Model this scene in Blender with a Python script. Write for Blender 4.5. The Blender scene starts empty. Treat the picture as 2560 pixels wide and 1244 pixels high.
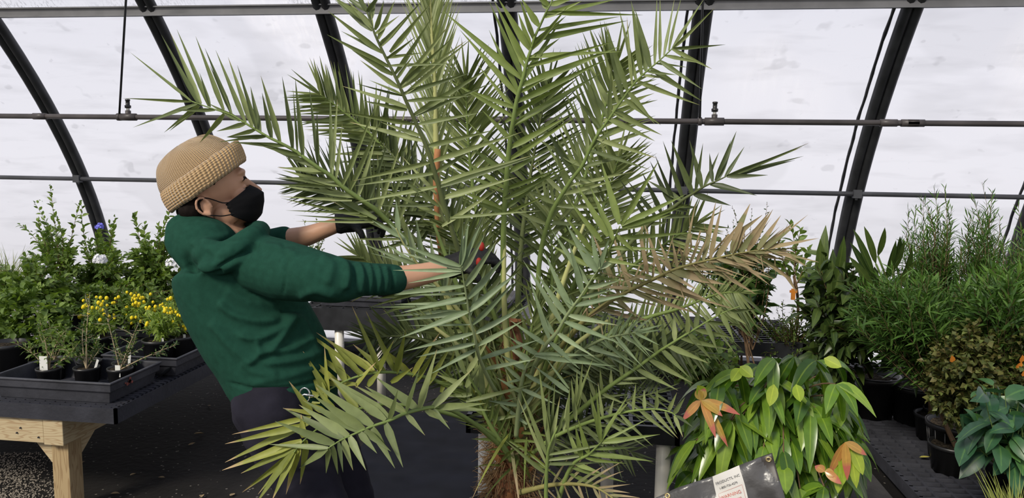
import bpy, bmesh, math, random
import numpy as np
from mathutils import Vector, Matrix, noise
random.seed(7)
C = bpy.context.scene.collection
SC = bpy.context.scene
# ------------------------------------------------------------------ camera
H = 1.7; F = 1855.5
YAW, PITCH, ROLL = .129, .1151, .0153
def _basis():
    cy, sy = math.cos(YAW), math.sin(YAW)
    fwd = Vector((-sy*math.cos(PITCH), cy*math.cos(PITCH), -math.sin(PITCH)))
    r = Vector((cy, sy, 0)); u = r.cross(fwd)
    return r*math.cos(ROLL)+u*math.sin(ROLL), -r*math.sin(ROLL)+u*math.cos(ROLL), fwd
RX, UP, FW = _basis()
cd = bpy.data.cameras.new('camera'); cam = bpy.data.objects.new('camera', cd); C.objects.link(cam)
m3 = Matrix((RX, UP, -FW)).transposed()
cam.matrix_world = Matrix.Translation((0, 0, H)) @ m3.to_4x4()
cd.sensor_width = 36; cd.lens = F/2560*36; cd.clip_end = 200
SC.camera = cam
# ------------------------------------------------------------------ world, sun, exposure
w = bpy.data.worlds.new('world'); SC.world = w; w.use_nodes = True
nt = w.node_tree; bg = nt.nodes['Background']
tc = nt.nodes.new('ShaderNodeTexCoord'); sx = nt.nodes.new('ShaderNodeSeparateXYZ')
cr = nt.nodes.new('ShaderNodeValToRGB'); mp = nt.nodes.new('ShaderNodeMapRange')
mp.inputs[1].default_value = -1; mp.inputs[2].default_value = 1
nt.links.new(tc.outputs['Generated'], sx.inputs[0]); nt.links.new(sx.outputs[2], mp.inputs[0])
nt.links.new(mp.outputs[0], cr.inputs[0]); nt.links.new(cr.outputs[0], bg.inputs[0])
e = cr.color_ramp.elements
e[0].position = 0.0; e[0].color = (.46, .45, .45, 1)
e[1].position = 1.0; e[1].color = (.48, .54, .72, 1)
for p, c in ((.44, (.72, .69, .68)), (.50, (1.20, 1.15, 1.13)), (.58, (1.16, 1.11, 1.09)), (.68, (.70, .73, .84)), (.80, (.50, .55, .70))):
    k = e.new(p); k.color = (*c, 1)
my = nt.nodes.new('ShaderNodeMapRange'); my.inputs[1].default_value = -1; my.inputs[2].default_value = 1
my.inputs[3].default_value = .72; my.inputs[4].default_value = 1.16
nt.links.new(sx.outputs[1], my.inputs[0]); nt.links.new(my.outputs[0], bg.inputs[1])
sd = bpy.data.lights.new('sun', 'SUN'); sun = bpy.data.objects.new('sun', sd); C.objects.link(sun)
sd.energy = 3.1; sd.angle = math.radians(14); sd.color = (1, .93, .80)
sun.rotation_euler = Vector((-.50, -.90, .78)).to_track_quat('Z', 'Y').to_euler()
vs = SC.view_settings; vs.view_transform = 'Standard'; vs.look = 'None'; vs.gamma = 1; vs.use_curve_mapping = False
vs.exposure = 0.0
try:
    SC.cycles.max_bounces = 8; SC.cycles.transparent_max_bounces = 12; SC.cycles.diffuse_bounces = 4
    SC.cycles.caustics_reflective = False; SC.cycles.caustics_refractive = False
except Exception: pass
# ------------------------------------------------------------------ helpers
def ray(px, py): return RX*((px-1280)/F) + UP*((622-py)/F) + FW
def P(px, py, Y):
    d = ray(px, py); return Vector((0, 0, H)) + d*(Y/d.y)
def Pz(px, py, z):
    d = ray(px, py); return Vector((0, 0, H)) + d*((z-H)/d.z)
def R(a, b): return random.uniform(a, b)
def srgb(r, g, b):
    f = lambda c: (c/255/12.92 if c/255 <= .04045 else ((c/255+.055)/1.055)**2.4)
    return (f(r), f(g), f(b), 1)

class MB:
    def __init__(s): s.v = []; s.f = []; s.m = []; s.uv = []
    def face(s, idx, uv=None, m=0):
        s.f.append(idx); s.m.append(m); s.uv.extend(uv if uv else [(0, 0)]*len(idx))
    def box(s, a, b, m=0, mat=None):
        x0, y0, z0 = a; x1, y1, z1 = b; n = len(s.v)
        pts = [Vector(p) for p in ((x0,y0,z0),(x1,y0,z0),(x1,y1,z0),(x0,y1,z0),(x0,y0,z1),(x1,y0,z1),(x1,y1,z1),(x0,y1,z1))]
        if mat is not None: pts = [mat @ p for p in pts]
        s.v += pts
        for q in ((0,3,2,1),(4,5,6,7),(0,1,5,4),(1,2,6,5),(2,3,7,6),(3,0,4,7)): s.face([n+i for i in q], None, m)
    def tube(s, pts, rs, seg=8, m=0, cap=True):
        pts = [Vector(p) for p in pts]
        if not hasattr(rs, '__len__'): rs = [rs]*len(pts)
        n0 = len(s.v); k = len(pts); ref = None
        for i, p in enumerate(pts):
            t = (pts[min(i+1, k-1)]-pts[max(i-1, 0)])
            t = t.normalized() if t.length > 1e-9 else Vector((0, 0, 1))
            if ref is None: ref = t.orthogonal().normalized()
            a = (ref - t*ref.dot(t)); a = a.normalized() if a.length > 1e-6 else t.orthogonal().normalized()
            ref = a; b = t.cross(a)
            for j in range(seg):
                th = 2*math.pi*j/seg; s.v.append(p + (a*math.cos(th)+b*math.sin(th))*rs[i])
        for i in range(k-1):
            for j in range(seg):
                a0 = n0+i*seg+j; a1 = n0+i*seg+(j+1) % seg
                v0, v1 = i/(k-1), (i+1)/(k-1)
                s.face([a0, a1, a1+seg, a0+seg], [(0, v0), (1, v0), (1, v1), (0, v1)], m)
        if cap:
            s.face([n0+j for j in reversed(range(seg))], None, m); s.face([n0+(k-1)*seg+j for j in range(seg)], None, m)
    def lathe(s, c, prof, seg=24, m=0):       # prof: list of (r, z)
        c = Vector(c); n0 = len(s.v)
        for r, z in prof:
            for j in range(seg):
                th = 2*math.pi*j/seg; s.v.append(c+Vector((r*math.cos(th), r*math.sin(th), z)))
        for i in range(len(prof)-1):
            for j in range(seg):
                a0 = n0+i*seg+j; a1 = n0+i*seg+(j+1) % seg
                s.face([a0, a1, a1+seg, a0+seg], None, m)
        s.face([n0+j for j in reversed(range(seg))], None, m)
        s.face([n0+(len(prof)-1)*seg+j for j in range(seg)], None, m)
    def blade(s, base, d, n, L, Wd, bend=0.0, fold=.5, seg=4, m=0, prof=None, grav=0.0, tip=None):
        d = d.normalized(); n = n - d*n.dot(d)
        n = n.normalized() if n.length > 1e-6 else d.orthogonal().normalized()
        sd_ = d.cross(n); n0 = len(s.v)
        prof = prof or PALM
        cf, sf = math.cos(fold), math.sin(fold)
        for i in range(seg+1):
            t = i/seg; c = base + d*(L*t) - n*(bend*L*t*t) - Vector((0, 0, grav*L*t*t))
            h = Wd*.5*prof(t)
            s.v += [c + sd_*(h*cf) + n*(h*sf), c, c - sd_*(h*cf) + n*(h*sf)]
        for i in range(seg):
            a = n0+3*i; v0, v1 = i/seg, (i+1)/seg
            s.face([a, a+1, a+4, a+3], [(0, v0), (.5, v0), (.5, v1), (0, v1)], m)
            s.face([a+1, a+2, a+5, a+4], [(.5, v0), (1, v0), (1, v1), (.5, v1)], m)
    def ball(s, c, rx, ry=None, rz=None, seg=8, rings=5, m=0, M=None):
        ry = rx if ry is None else ry; rz = rx if rz is None else rz
        c = Vector(c); n0 = len(s.v)
        q = []
        q.append(Vector((0, 0, -rz)))
        for i in range(1, rings):
            ph = -math.pi/2+math.pi*i/rings
            for j in range(seg):
                th = 2*math.pi*j/seg; q.append(Vector((rx*math.cos(ph)*math.cos(th), ry*math.cos(ph)*math.sin(th), rz*math.sin(ph))))
        q.append(Vector((0, 0, rz)))
        if M is not None: q = [M @ x for x in q]
        s.v += [c+x for x in q]
        for j in range(seg):
            s.face([n0, n0+1+(j+1) % seg, n0+1+j], None, m)
            e_ = n0+1+(rings-2)*seg; s.face([e_+j, e_+(j+1) % seg, n0+len(q)-1], None, m)
        for i in range(rings-2):
            for j in range(seg):
                a = n0+1+i*seg+j; b = n0+1+i*seg+(j+1) % seg
                s.face([a, b, b+seg, a+seg], None, m)
    def mesh(s, name, smooth=True):
        me = bpy.data.meshes.new(name); me.from_pydata([tuple(v) for v in s.v], [], s.f)
        me.polygons.foreach_set('material_index', s.m)
        uvl = me.uv_layers.new(name='UV'); uvl.data.foreach_set('uv', [c for p in s.uv for c in p])
        me.polygons.foreach_set('use_smooth', [smooth]*len(s.f)); me.update(); return me
    def build(s, name, mats, parent=None, smooth=True, origin=None):
        me = s.mesh(name, smooth)
        for mt in (mats if isinstance(mats, (list, tuple)) else [mats]): me.materials.append(mt)
        o = bpy.data.objects.new(name, me); C.objects.link(o)
        if parent is not None:
            o.parent = parent; o.matrix_parent_inverse = Matrix.Translation(parent.location).inverted()
        elif origin is not None:
            me.transform(Matrix.Translation(-Vector(origin))); o.location = origin
        return o
def PALM(t): return max(.03, min(1, .42+t*2.6)*(1-max(0, t-.12)**1.25*1.14)) if t < 1 else 0.02
def OVAL(t): return max(.04, math.sin(math.pi*min(1, t**.85))**.75) if t < 1 else .02
def STRAP(t): return (min(1, .45+t*2.0))*(1-t**5) if t < 1 else .03
def NEEDLE(t): return min(1, .3+3*t)*(1-t**2.5)+.03
def tag(o, label, cat, group=None, kind=None):
    if label: o['label'] = label
    if cat: o['category'] = cat
    if group: o['group'] = group
    if kind: o['kind'] = kind
    return o
def thing(name, label, cat, loc, group=None):
    o = bpy.data.objects.new(name, None); C.objects.link(o); o.location = loc; o.empty_display_size = .05
    return tag(o, label, cat, group)
def struct(o): o['kind'] = 'structure'; return o

# ------------------------------------------------------------------ materials
def mat(name, col, rough=.6, spec=.3, metal=0, bump=0, bscale=60, var=0, vscale=8, trans=0):
    m = bpy.data.materials.new(name); m.use_nodes = True; t = m.node_tree; b = t.nodes['Principled BSDF']
    b.inputs['Base Color'].default_value = col; b.inputs['Roughness'].default_value = rough
    b.inputs['Specular IOR Level'].default_value = spec; b.inputs['Metallic'].default_value = metal
    co = t.nodes.new('ShaderNodeTexCoord')
    if var:
        n = t.nodes.new('ShaderNodeTexNoise'); n.inputs['Scale'].default_value = vscale; n.inputs['Detail'].default_value = 5
        r = t.nodes.new('ShaderNodeMapRange'); r.inputs[3].default_value = 1-var; r.inputs[4].default_value = 1+var
        r.inputs[1].default_value = .3; r.inputs[2].default_value = .7
        x = t.nodes.new('ShaderNodeMix'); x.data_type = 'RGBA'; x.blend_type = 'MULTIPLY'; x.inputs[0].default_value = 1
        x.inputs[6].default_value = col
        t.links.new(co.outputs['Object'], n.inputs['Vector']); t.links.new(n.outputs[0], r.inputs[0])
        t.links.new(r.outputs[0], x.inputs[7]); t.links.new(x.outputs[2], b.inputs['Base Color'])
    if bump:
        n = t.nodes.new('ShaderNodeTexNoise'); n.inputs['Scale'].default_value = bscale; n.inputs['Detail'].default_value = 4
        bp = t.nodes.new('ShaderNodeBump'); bp.inputs['Strength'].default_value = bump; bp.inputs['Distance'].default_value = .01
        t.links.new(co.outputs['Object'], n.inputs['Vector']); t.links.new(n.outputs[0], bp.inputs['Height'])
        t.links.new(bp.outputs[0], b.inputs['Normal'])
    return m
def leafmat(name, cols, tip=None, tipstart=.8, rough=.45, spec=.35, trans=.25, stripe=.12, odd=None, vein=False):
    """leaf material: a colour per leaf (mesh island), paler midrib, tips of another colour, some light through"""
    m = bpy.data.materials.new(name); m.use_nodes = True; t = m.node_tree; L = t.links.new
    b = t.nodes['Principled BSDF']; out = t.nodes['Material Output']
    g = t.nodes.new('ShaderNodeNewGeometry'); cr = t.nodes.new('ShaderNodeValToRGB'); cr.color_ramp.interpolation = 'LINEAR'
    el = cr.color_ramp.elements
    el[0].color = cols[0]; el[-1].color = cols[-1]
    for i in range(1, len(cols)-1):
        k = el.new(i/(len(cols)-1)); k.color = cols[i]
    L(g.outputs['Random Per Island'], cr.inputs[0])
    uv = t.nodes.new('ShaderNodeUVMap'); uv.uv_map = 'UV'; sp = t.nodes.new('ShaderNodeSeparateXYZ'); L(uv.outputs[0], sp.inputs[0])
    col = cr.outputs[0]
    n = t.nodes.new('ShaderNodeTexNoise'); n.inputs['Scale'].default_value = 35; n.inputs['Detail'].default_value = 3
    tc = t.nodes.new('ShaderNodeTexCoord'); L(tc.outputs['Object'], n.inputs['Vector'])
    mr = t.nodes.new('ShaderNodeMapRange'); mr.inputs[1].default_value = .3; mr.inputs[2].default_value = .7
    mr.inputs[3].default_value = 1-stripe; mr.inputs[4].default_value = 1+stripe; L(n.outputs[0], mr.inputs[0])
    x = t.nodes.new('ShaderNodeMix'); x.data_type = 'RGBA'; x.blend_type = 'MULTIPLY'; x.inputs[0].default_value = 1
    L(col, x.inputs[6]); L(mr.outputs[0], x.inputs[7]); col = x.outputs[2]
    if vein:   # pale midrib
        a = t.nodes.new('ShaderNodeMath'); a.operation = 'SUBTRACT'; L(sp.outputs[0], a.inputs[0]); a.inputs[1].default_value = .5
        ab = t.nodes.new('ShaderNodeMath'); ab.operation = 'ABSOLUTE'; L(a.outputs[0], ab.inputs[0])
        q = t.nodes.new('ShaderNodeMapRange'); q.inputs[1].default_value = .02; q.inputs[2].default_value = .07
        q.inputs[3].default_value = .22; q.inputs[4].default_value = 0; L(ab.outputs[0], q.inputs[0])
        v = t.nodes.new('ShaderNodeMix'); v.data_type = 'RGBA'; L(q.outputs[0], v.inputs[0]); L(col, v.inputs[6])
        v.inputs[7].default_value = (min(1, cols[-1][0]*2.2+.05), min(1, cols[-1][1]*2+.05), cols[-1][2]*1.8, 1); col = v.outputs[2]
    if tip:
        ad = t.nodes.new('ShaderNodeMath'); ad.operation = 'MULTIPLY_ADD'; L(n.outputs[0], ad.inputs[0]); ad.inputs[1].default_value = .35
        L(sp.outputs[1], ad.inputs[2])
        r2 = t.nodes.new('ShaderNodeMath'); r2.operation = 'MULTIPLY_ADD'; L(g.outputs['Random Per Island'], r2.inputs[0])
        r2.inputs[1].default_value = .25; L(ad.outputs[0], r2.inputs[2])
        q = t.nodes.new('ShaderNodeMapRange'); q.inputs[1].default_value = tipstart+.25; q.inputs[2].default_value = tipstart+.38; L(r2.outputs[0], q.inputs[0])
        v = t.nodes.new('ShaderNodeMix'); v.data_type = 'RGBA'; L(q.outputs[0], v.inputs[0]); L(col, v.inputs[6]); v.inputs[7].default_value = tip; col = v.outputs[2]
    L(col, b.inputs['Base Color']); b.inputs['Roughness'].default_value = rough; b.inputs['Specular IOR Level'].default_value = spec
    if trans:
        tr = t.nodes.new('ShaderNodeBsdfTranslucent'); mx = t.nodes.new('ShaderNodeMixShader'); mx.inputs[0].default_value = trans
        yx = t.nodes.new('ShaderNodeMix'); yx.data_type = 'RGBA'; yx.blend_type = 'MULTIPLY'; yx.inputs[0].default_value = 1
        L(col, yx.inputs[6]); yx.inputs[7].default_value = (1.6, 1.7, .6, 1); L(yx.outputs[2], tr.inputs[0])
        L(b.outputs[0], mx.inputs[1]); L(tr.outputs[0], mx.inputs[2]); L(mx.outputs[0], out.inputs[0])
    return m
M = {}
BROWN = (.36, .23, .13, 1)
M['palm'] = leafmat('palm_leaf', [(.095,.125,.048,1), (.155,.195,.072,1), (.215,.26,.10,1), (.30,.345,.15,1)], tip=(.38,.30,.14,1), tipstart=1.02, trans=.14)
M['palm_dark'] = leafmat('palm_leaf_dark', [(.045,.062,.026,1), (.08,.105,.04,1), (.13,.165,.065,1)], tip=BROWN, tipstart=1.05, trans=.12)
M['palm_blue'] = leafmat('palm_leaf_bluegreen', [(.15,.205,.11,1), (.21,.28,.15,1), (.28,.35,.195,1)], tip=(.4,.35,.2,1), tipstart=1.05, trans=.08)
M['palm_lime'] = leafmat('palm_leaf_lime', [(.17,.20,.04,1), (.25,.28,.06,1), (.36,.37,.08,1)], tip=(.50,.36,.19,1), tipstart=.84, trans=.2)
M['palm_bright'] = leafmat('palm_leaf_fresh', [(.12,.165,.045,1), (.18,.235,.065,1), (.24,.30,.095,1)], tip=BROWN, tipstart=1.1, trans=.2)
M['palm_pale'] = leafmat('palm_leaf_pale', [(.24,.29,.14,1), (.32,.36,.18,1), (.38,.42,.24,1)], tip=BROWN, tipstart=1.1, trans=.25)
M['palm_dry'] = leafmat('palm_leaf_dry', [(.13,.165,.06,1), (.27,.21,.12,1), (.17,.185,.08,1), (.34,.27,.15,1), (.18,.125,.07,1)], tip=(.33,.255,.15,1), tipstart=.42, trans=.12, rough=.7)
M['rachis'] = mat('palm_rib', (.19,.26,.075,1), .5, var=.15)
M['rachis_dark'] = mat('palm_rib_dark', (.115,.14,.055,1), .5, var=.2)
M['rachis_blue'] = mat('palm_rib_bluegreen', (.27,.33,.16,1), .5, var=.15)
M['rachis_pale'] = mat('palm_rib_pale', (.42,.43,.17,1), .5, var=.2, vscale=4)
M['rachis_dry'] = mat('palm_rib_dry', (.24,.22,.08,1), .6, var=.25)
M['fiber'] = mat('palm_fiber', (.20,.085,.04,1), .9, var=.5, vscale=30, bump=.6)
M['fiber_tan'] = mat('palm_fiber_tan', (.20,.125,.06,1), .9, var=.4, vscale=20)
M['sheath'] = mat('palm_sheath', (.38,.17,.07,1), .7, var=.4, vscale=12)
M['black_plastic'] = mat('black_plastic', (.020,.021,.024,1), .42, .4, var=.35, vscale=14)
M['tray_plastic'] = mat('tray_plastic', (.045,.046,.056,1), .5, .4, var=.3, vscale=9, bump=.15)
M['bench_plastic'] = mat('bench_plastic', (.030,.031,.040,1), .55, .35, var=.3, vscale=7, bump=.15)
M['pot_dark'] = mat('pot_black', (.015,.015,.016,1), .38, .5)
M['soil'] = mat('potting_soil', (.035,.028,.02,1), .95, .1, var=.8, vscale=90, bump=.7)
M['gravel'] = mat('soil_gravel', (.19,.15,.11,1), .95, .1, var=.9, vscale=110, bump=.8)
M['white_tag'] = mat('plant_tag_white', (.72,.72,.68,1), .5)
M['pvc'] = mat('white_pvc', (.84,.80,.72,1), .35, .5, var=.06)
M['steel'] = mat('rail_steel', (.20,.20,.205,1), .5, .4, metal=.3, var=.2, vscale=5)
M['pipe'] = mat('water_pipe', (.055,.048,.048,1), .45, .4, var=.3, vscale=6)
M['pipe_grey'] = mat('purlin_pipe', (.06,.062,.07,1), .45, .4, var=.2)
M['rib'] = mat('hoop_steel', (.028,.029,.032,1), .5, .4, var=.3, vscale=10)
M['brown_stem'] = mat('woody_stem', (.16,.10,.055,1), .8, var=.3, vscale=20)
M['green_stem'] = mat('green_stem', (.12,.18,.05,1), .6)
M['pale_stem'] = mat('pale_stem', (.40,.32,.20,1), .8)

# film wall: milky plastic that lets the outside daylight through
def film_material():
    m = bpy.data.materials.new('greenhouse_film'); m.use_nodes = True; t = m.node_tree; L = t.links.new; N = t.nodes.new
    t.nodes.remove(t.nodes['Principled BSDF']); out = t.nodes['Material Output']
    tc = N('ShaderNodeTexCoord')
    def nz(scale, stretch=(1, 1, 1), rot=(0, 0, 0), det=5, lo=.3, hi=.7, rough=.55):
        mpn = N('ShaderNodeMapping'); mpn.inputs['Scale'].default_value = stretch; mpn.inputs['Rotation'].default_value = rot
        n = N('ShaderNodeTexNoise'); n.inputs['Scale'].default_value = scale; n.inputs['Detail'].default_value = det; n.inputs['Roughness'].default_value = rough
        L(tc.outputs['Object'], mpn.inputs[0]); L(mpn.outputs[0], n.inputs['Vector'])
        r = N('ShaderNodeMapRange'); r.inputs[1].default_value = lo; r.inputs[2].default_value = hi; L(n.outputs[0], r.inputs[0]); return r.outputs[0]
    def mth(op, a, b=None, c=None):
        n = N('ShaderNodeMath'); n.operation = op
        for i, v in enumerate((a, b, c)):
            if v is None: continue
            if isinstance(v, (int, float)): n.inputs[i].default_value = v
            else: L(v, n.inputs[i])
        return n.outputs[0]
    spots = nz(5, (1, 1, 1.6), (0, .9, 0), 2, .66, .72)
    spots2 = nz(14, (1, 1, 1.5), (0, .9, 0), 2, .70, .76)
    smear = nz(1.6, (.8, 1, 3.2), (0, .75, 0), 3, .52, .68)
    drip = nz(9, (2.4, 1, .22), (0, .08, 0), 6, .45, .75, .7)
    zone = nz(1.1, (.8, 1, .5), (0, 0, 0), 1, .5, .62)
    sp = N('ShaderNodeSeparateXYZ'); L(tc.outputs['Object'], sp.inputs[0])
    hi = N('ShaderNodeMapRange'); hi.inputs[1].default_value = 1.9; hi.inputs[2].default_value = 2.6; L(sp.outputs[2], hi.inputs[0])
    wet = mth('MULTIPLY', mth('MULTIPLY', zone, hi.outputs[0]), mth('ADD', mth('MULTIPLY', drip, .6), .4))
    # grime: sits just above the upper rail
    band = N('ShaderNodeMapRange'); band.inputs[1].default_value = 2.80; band.inputs[2].default_value = 2.69; L(sp.outputs[2], band.inputs[0])
    band2 = mth('GREATER_THAN', sp.outputs[2], 2.69)
    hair = nz(40, (2.2, 1, .35), (0, .3, 0), 3, .50, .60)
    grime = mth('MULTIPLY', mth('MULTIPLY', band.outputs[0], band2), mth('MULTIPLY', hair, nz(2, (1, 1, 1), (0, 0, 0), 2, .4, .6)))
    dirt = mth('ADD', mth('ADD', mth('MULTIPLY', spots, .14), mth('MULTIPLY', spots2, .12)), mth('MULTIPLY', smear, .10))
    dirt = mth('ADD', dirt, mth('MULTIPLY', grime, .55))
    big = nz(.75, (1, 1, 1.3), (0, .5, 0), 2, .535, .56)
    streak = nz(5, (.35, 1, 3.0), (0, -.7, 0), 4, .55, .75)
    dirt = mth('ADD', dirt, mth('ADD', mth('MULTIPLY', big, .07), mth('MULTIPLY', streak, .09)))
    clean = mth('SUBTRACT', 1, dirt); cc = N('ShaderNodeCombineColor')
    for i, k in enumerate((.985, .972, .972)): L(mth('MULTIPLY', clean, k), cc.inputs[i])
    tr = N('ShaderNodeBsdfTranslucent'); L(cc.outputs[0], tr.inputs[0])
    tp = N('ShaderNodeBsdfTransparent'); L(cc.outputs[0], tp.inputs[0])
    mx = N('ShaderNodeMixShader'); L(mth('MULTIPLY_ADD', wet, .35, .22), mx.inputs[0]); L(tr.outputs[0], mx.inputs[1]); L(tp.outputs[0], mx.inputs[2])
    gl = N('ShaderNodeBsdfGlossy'); gl.inputs['Roughness'].default_value = .35
    m2 = N('ShaderNodeMixShader'); m2.inputs[0].default_value = .03; L(mx.outputs[0], m2.inputs[1]); L(gl.outputs[0], m2.inputs[2])
    L(m2.outputs[0], out.inputs[0]); return m
M['film'] = film_material()
def floor_material():
    m = mat('ground_cloth', (.012,.0105,.0095,1), .75, .25, var=.5, vscale=3, bump=.5, bscale=30)
    t = m.node_tree; L = t.links.new; b = t.nodes['Principled BSDF']; src = b.inputs['Base Color'].links[0].from_socket
    tc = t.nodes.new('ShaderNodeTexCoord'); v = t.nodes.new('ShaderNodeTexVoronoi'); v.inputs['Scale'].default_value = 26
    n = t.nodes.new('ShaderNodeTexNoise'); n.inputs['Scale'].default_value = 5; n.inputs['Detail'].default_value = 3
    L(tc.outputs['Object'], v.inputs['Vector']); L(tc.outputs['Object'], n.inputs['Vector'])
    r = t.nodes.new('ShaderNodeMapRange'); r.inputs[1].default_value = .30; r.inputs[2].default_value = .62; r.inputs[3].default_value = .01; r.inputs[4].default_value = .17; L(n.outputs[0], r.inputs[0])
    c = t.nodes.new('ShaderNodeMath'); c.operation = 'LESS_THAN'; L(v.outputs['Distance'], c.inputs[0]); L(r.outputs[0], c.inputs[1])
    x = t.nodes.new('ShaderNodeMix'); x.data_type = 'RGBA'; L(c.outputs[0], x.inputs[0]); L(src, x.inputs[6]); x.inputs[7].default_value = (.16,.145,.125,1)
    L(x.outputs[2], b.inputs['Base Color']); return m
M['floor'] = floor_material()

# ------------------------------------------------------------------ setting
def arcy(z): dz = z-H; return 5.5537-.58176*dz-.1866*dz*dz
mb = MB(); mb.box((-9, -3, -.04), (7, 6.0, 0)); struct(mb.build('floor', M['floor'], smooth=False))
# block kerb wall with a dark sill
M['block'] = mat('kerb_block', (.05,.05,.05,1), .9, .1, var=.35, vscale=12, bump=.4)
mb = MB()
x = -9
while x < 7: mb.box((x+.004, 6.0, 0), (x+.396, 6.12, .085)); x += .4
mb.box((-9, 6.006, 0), (7, 6.11, .083)); struct(mb.build('wall_base', M['block'], smooth=False))
mb = MB(); mb.box((-9, 5.975, .085), (7, 6.115, .165)); struct(mb.build('baseboard_back', M['bench_plastic'], smooth=False))
mb = MB(); zs = [.165+i*(4.25-.165)/40 for i in range(41)]; xs = [-9+i*.5 for i in range(33)]
for z in zs:
    for x in xs: mb.v.append(Vector((x, arcy(z)+.075+.012*math.sin(x*5.15+z*2)*math.sin(z*3), z)))
for i in range(40):
    for j in range(32):
        a = i*33+j; mb.face([a, a+1, a+34, a+33])
struct(mb.build('wall_back', M['film']))
SP = 1.22; X0 = -4.3392
for i in range(-3, 9):
    mb = MB(); x = X0+i*SP
    pts = [Vector((x, arcy(z), z)) for z in [0.0+k*4.25/28 for k in range(29)]]
    for dx, dy in ((-.030, .012), (.030, .012)): mb.tube([p+Vector((dx, dy, 0)) for p in pts], .033, 10)
    o = struct(mb.build('trim_%d' % (i+4), M['rib']))
    # shadow line on the film beside the hoop, shaped as a dark strip
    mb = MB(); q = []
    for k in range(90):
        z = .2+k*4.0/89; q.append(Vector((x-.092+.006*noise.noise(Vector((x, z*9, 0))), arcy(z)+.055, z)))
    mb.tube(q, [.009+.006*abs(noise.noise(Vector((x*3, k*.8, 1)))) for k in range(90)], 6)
    if i >= 3: mb.build('film_shadow_strip', M['rib'], o)
mb = MB(); zr = H+.945; y = arcy(zr)-.045
mb.box((-9, y-.03, zr), (7, y, zr+.012)); mb.box((-9, y-.012, zr), (7, y, zr+.062)); mb.box((-9, y-.03, zr+.055), (7, y, zr+.064))
struct(mb.build('trim_20', M['steel'], smooth=False))
mb = MB(); zr = H-.182; mb.tube([(-9, arcy(zr)-.04, zr), (7, arcy(zr)-.04, zr)], .0175, 10)
struct(mb.build('trim_21', M['pipe_grey']))
for i in range(-3, 9):      # clamps holding the low rail to each hoop
    mb = MB(); x = X0+i*SP; mb.box((x-.028, arcy(zr)-.065, zr-.03), (x+.028, arcy(zr)+.0, zr+.03)); mb.tube([(x, arcy(zr)-.03, zr-.045), (x, arcy(zr)-.03, zr+.03)], .008, 6)
    struct(mb.build('trim_%d' % (30+i), M['pipe_grey'], smooth=False))

# water pipe hung in front of the hoops
YP = 4.95; ZP = 1.984
t = thing('water_pipe', 'long dark water pipe hanging level across the hoops', 'pipe', (0, YP, ZP))
mb = MB(); mb.tube([(-8, YP, ZP), (6.5, YP, ZP)], .0185, 12); mb.build('pipe', M['pipe'], t)
for px in (100, 1195, 1250, 2222, 2290, 2275):
    c = P(px, 298, YP); mb = MB(); mb.tube([(c.x-.05, YP, ZP), (c.x+.05, YP, ZP)], .0235, 12); mb.build('coupling', M['pipe'], t)
for px0, px1 in ((334, 298), (1765, 1750)):
    c = P(px1, 292, YP); mb = MB(); mb.tube([Vector((c.x, YP, ZP)), P(px0, -330, 4.25)], .0075, 6)
    r = mb.build('hanger_rod', M['rib'], t); mb = MB(); mb.tube([(c.x-.012, YP, ZP), (c.x+.012, YP, ZP)], .027, 12); mb.build('rod_clip', M['pipe'], r)
for px, lab in ((321, 'small black sprinkler head on the pipe above the knit cap'), (1786, 'small black sprinkler head on the pipe right of the palm')):
    c = P(px, 297, YP); t = thing('sprinkler_head', lab, 'sprinkler', (c.x, YP, ZP))
    mb = MB(); mb.tube([(c.x-.06, YP, ZP), (c.x+.06, YP, ZP)], .026, 12); mb.tube([(c.x, YP, ZP), (c.x, YP, ZP+.045)], .019, 10); mb.build('tee_fitting', M['pipe'], t)
    mb = MB(); mb.tube([(c.x, YP, ZP+.045), (c.x, YP, ZP+.075)], .012, 10); mb.build('riser', M['white_tag'], t)
    mb = MB(); mb.lathe((c.x, YP, ZP+.062), [(.02, 0), (.022, .018), (.014, .022), (.014, .05), (.017, .052), (.017, .062), (.01, .064)], 12); mb.build('nozzle', M['pot_dark'], t)

# ------------------------------------------------------------------ plants
def pot(parent, c, r, h, soil='soil', name='pot', ribs=False):
    mb = MB(); k = .82
    mb.lathe(c, [(r*k, 0), (r*.97, h*.86), (r*1.04, h*.87), (r*1.05, h*.99), (r*1.0, h), (r*.95, h*.98), (r*.93, h*.85), (r*.5, h*.84)], 28)
    o = mb.build(name, M['pot_dark'], parent)
    if ribs:
        for j in range(16):
            a = j*math.pi/8; mb2 = MB(); q = [Vector(c)+Vector((math.cos(a)*rr, math.sin(a)*rr, z)) for rr, z in ((r*k*1.0, .01), (r*.97, h*.84))]
            mb2.tube(q, r*.03, 5); mb2.build('pot_rib', M['pot_dark'], o)
    mb = MB(); n = 10
    for i in range(n+1):
        rr = r*.93*i/n
        for j in range(20):
            a = j*math.pi/10; p = Vector(c)+Vector((rr*math.cos(a), rr*math.sin(a), h*.88)); p.z += .12*r*noise.noise(p*25); mb.v.append(p)
    for i in range(n):
        for j in range(20): mb.face([i*20+j, i*20+(j+1) % 20, (i+1)*20+(j+1) % 20, (i+1)*20+j])
    mb.build('soil', M[soil], parent)
def curve(p0, p1, p2, n=8):
    return [p0.lerp(p1, i/n).lerp(p1.lerp(p2, i/n), i/n) for i in range(n+1)]
def rdir():
    while True:
        v = Vector((R(-1, 1), R(-1, 1), R(-1, 1)))
        if .1 < v.length < 1: return v.normalized()
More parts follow.
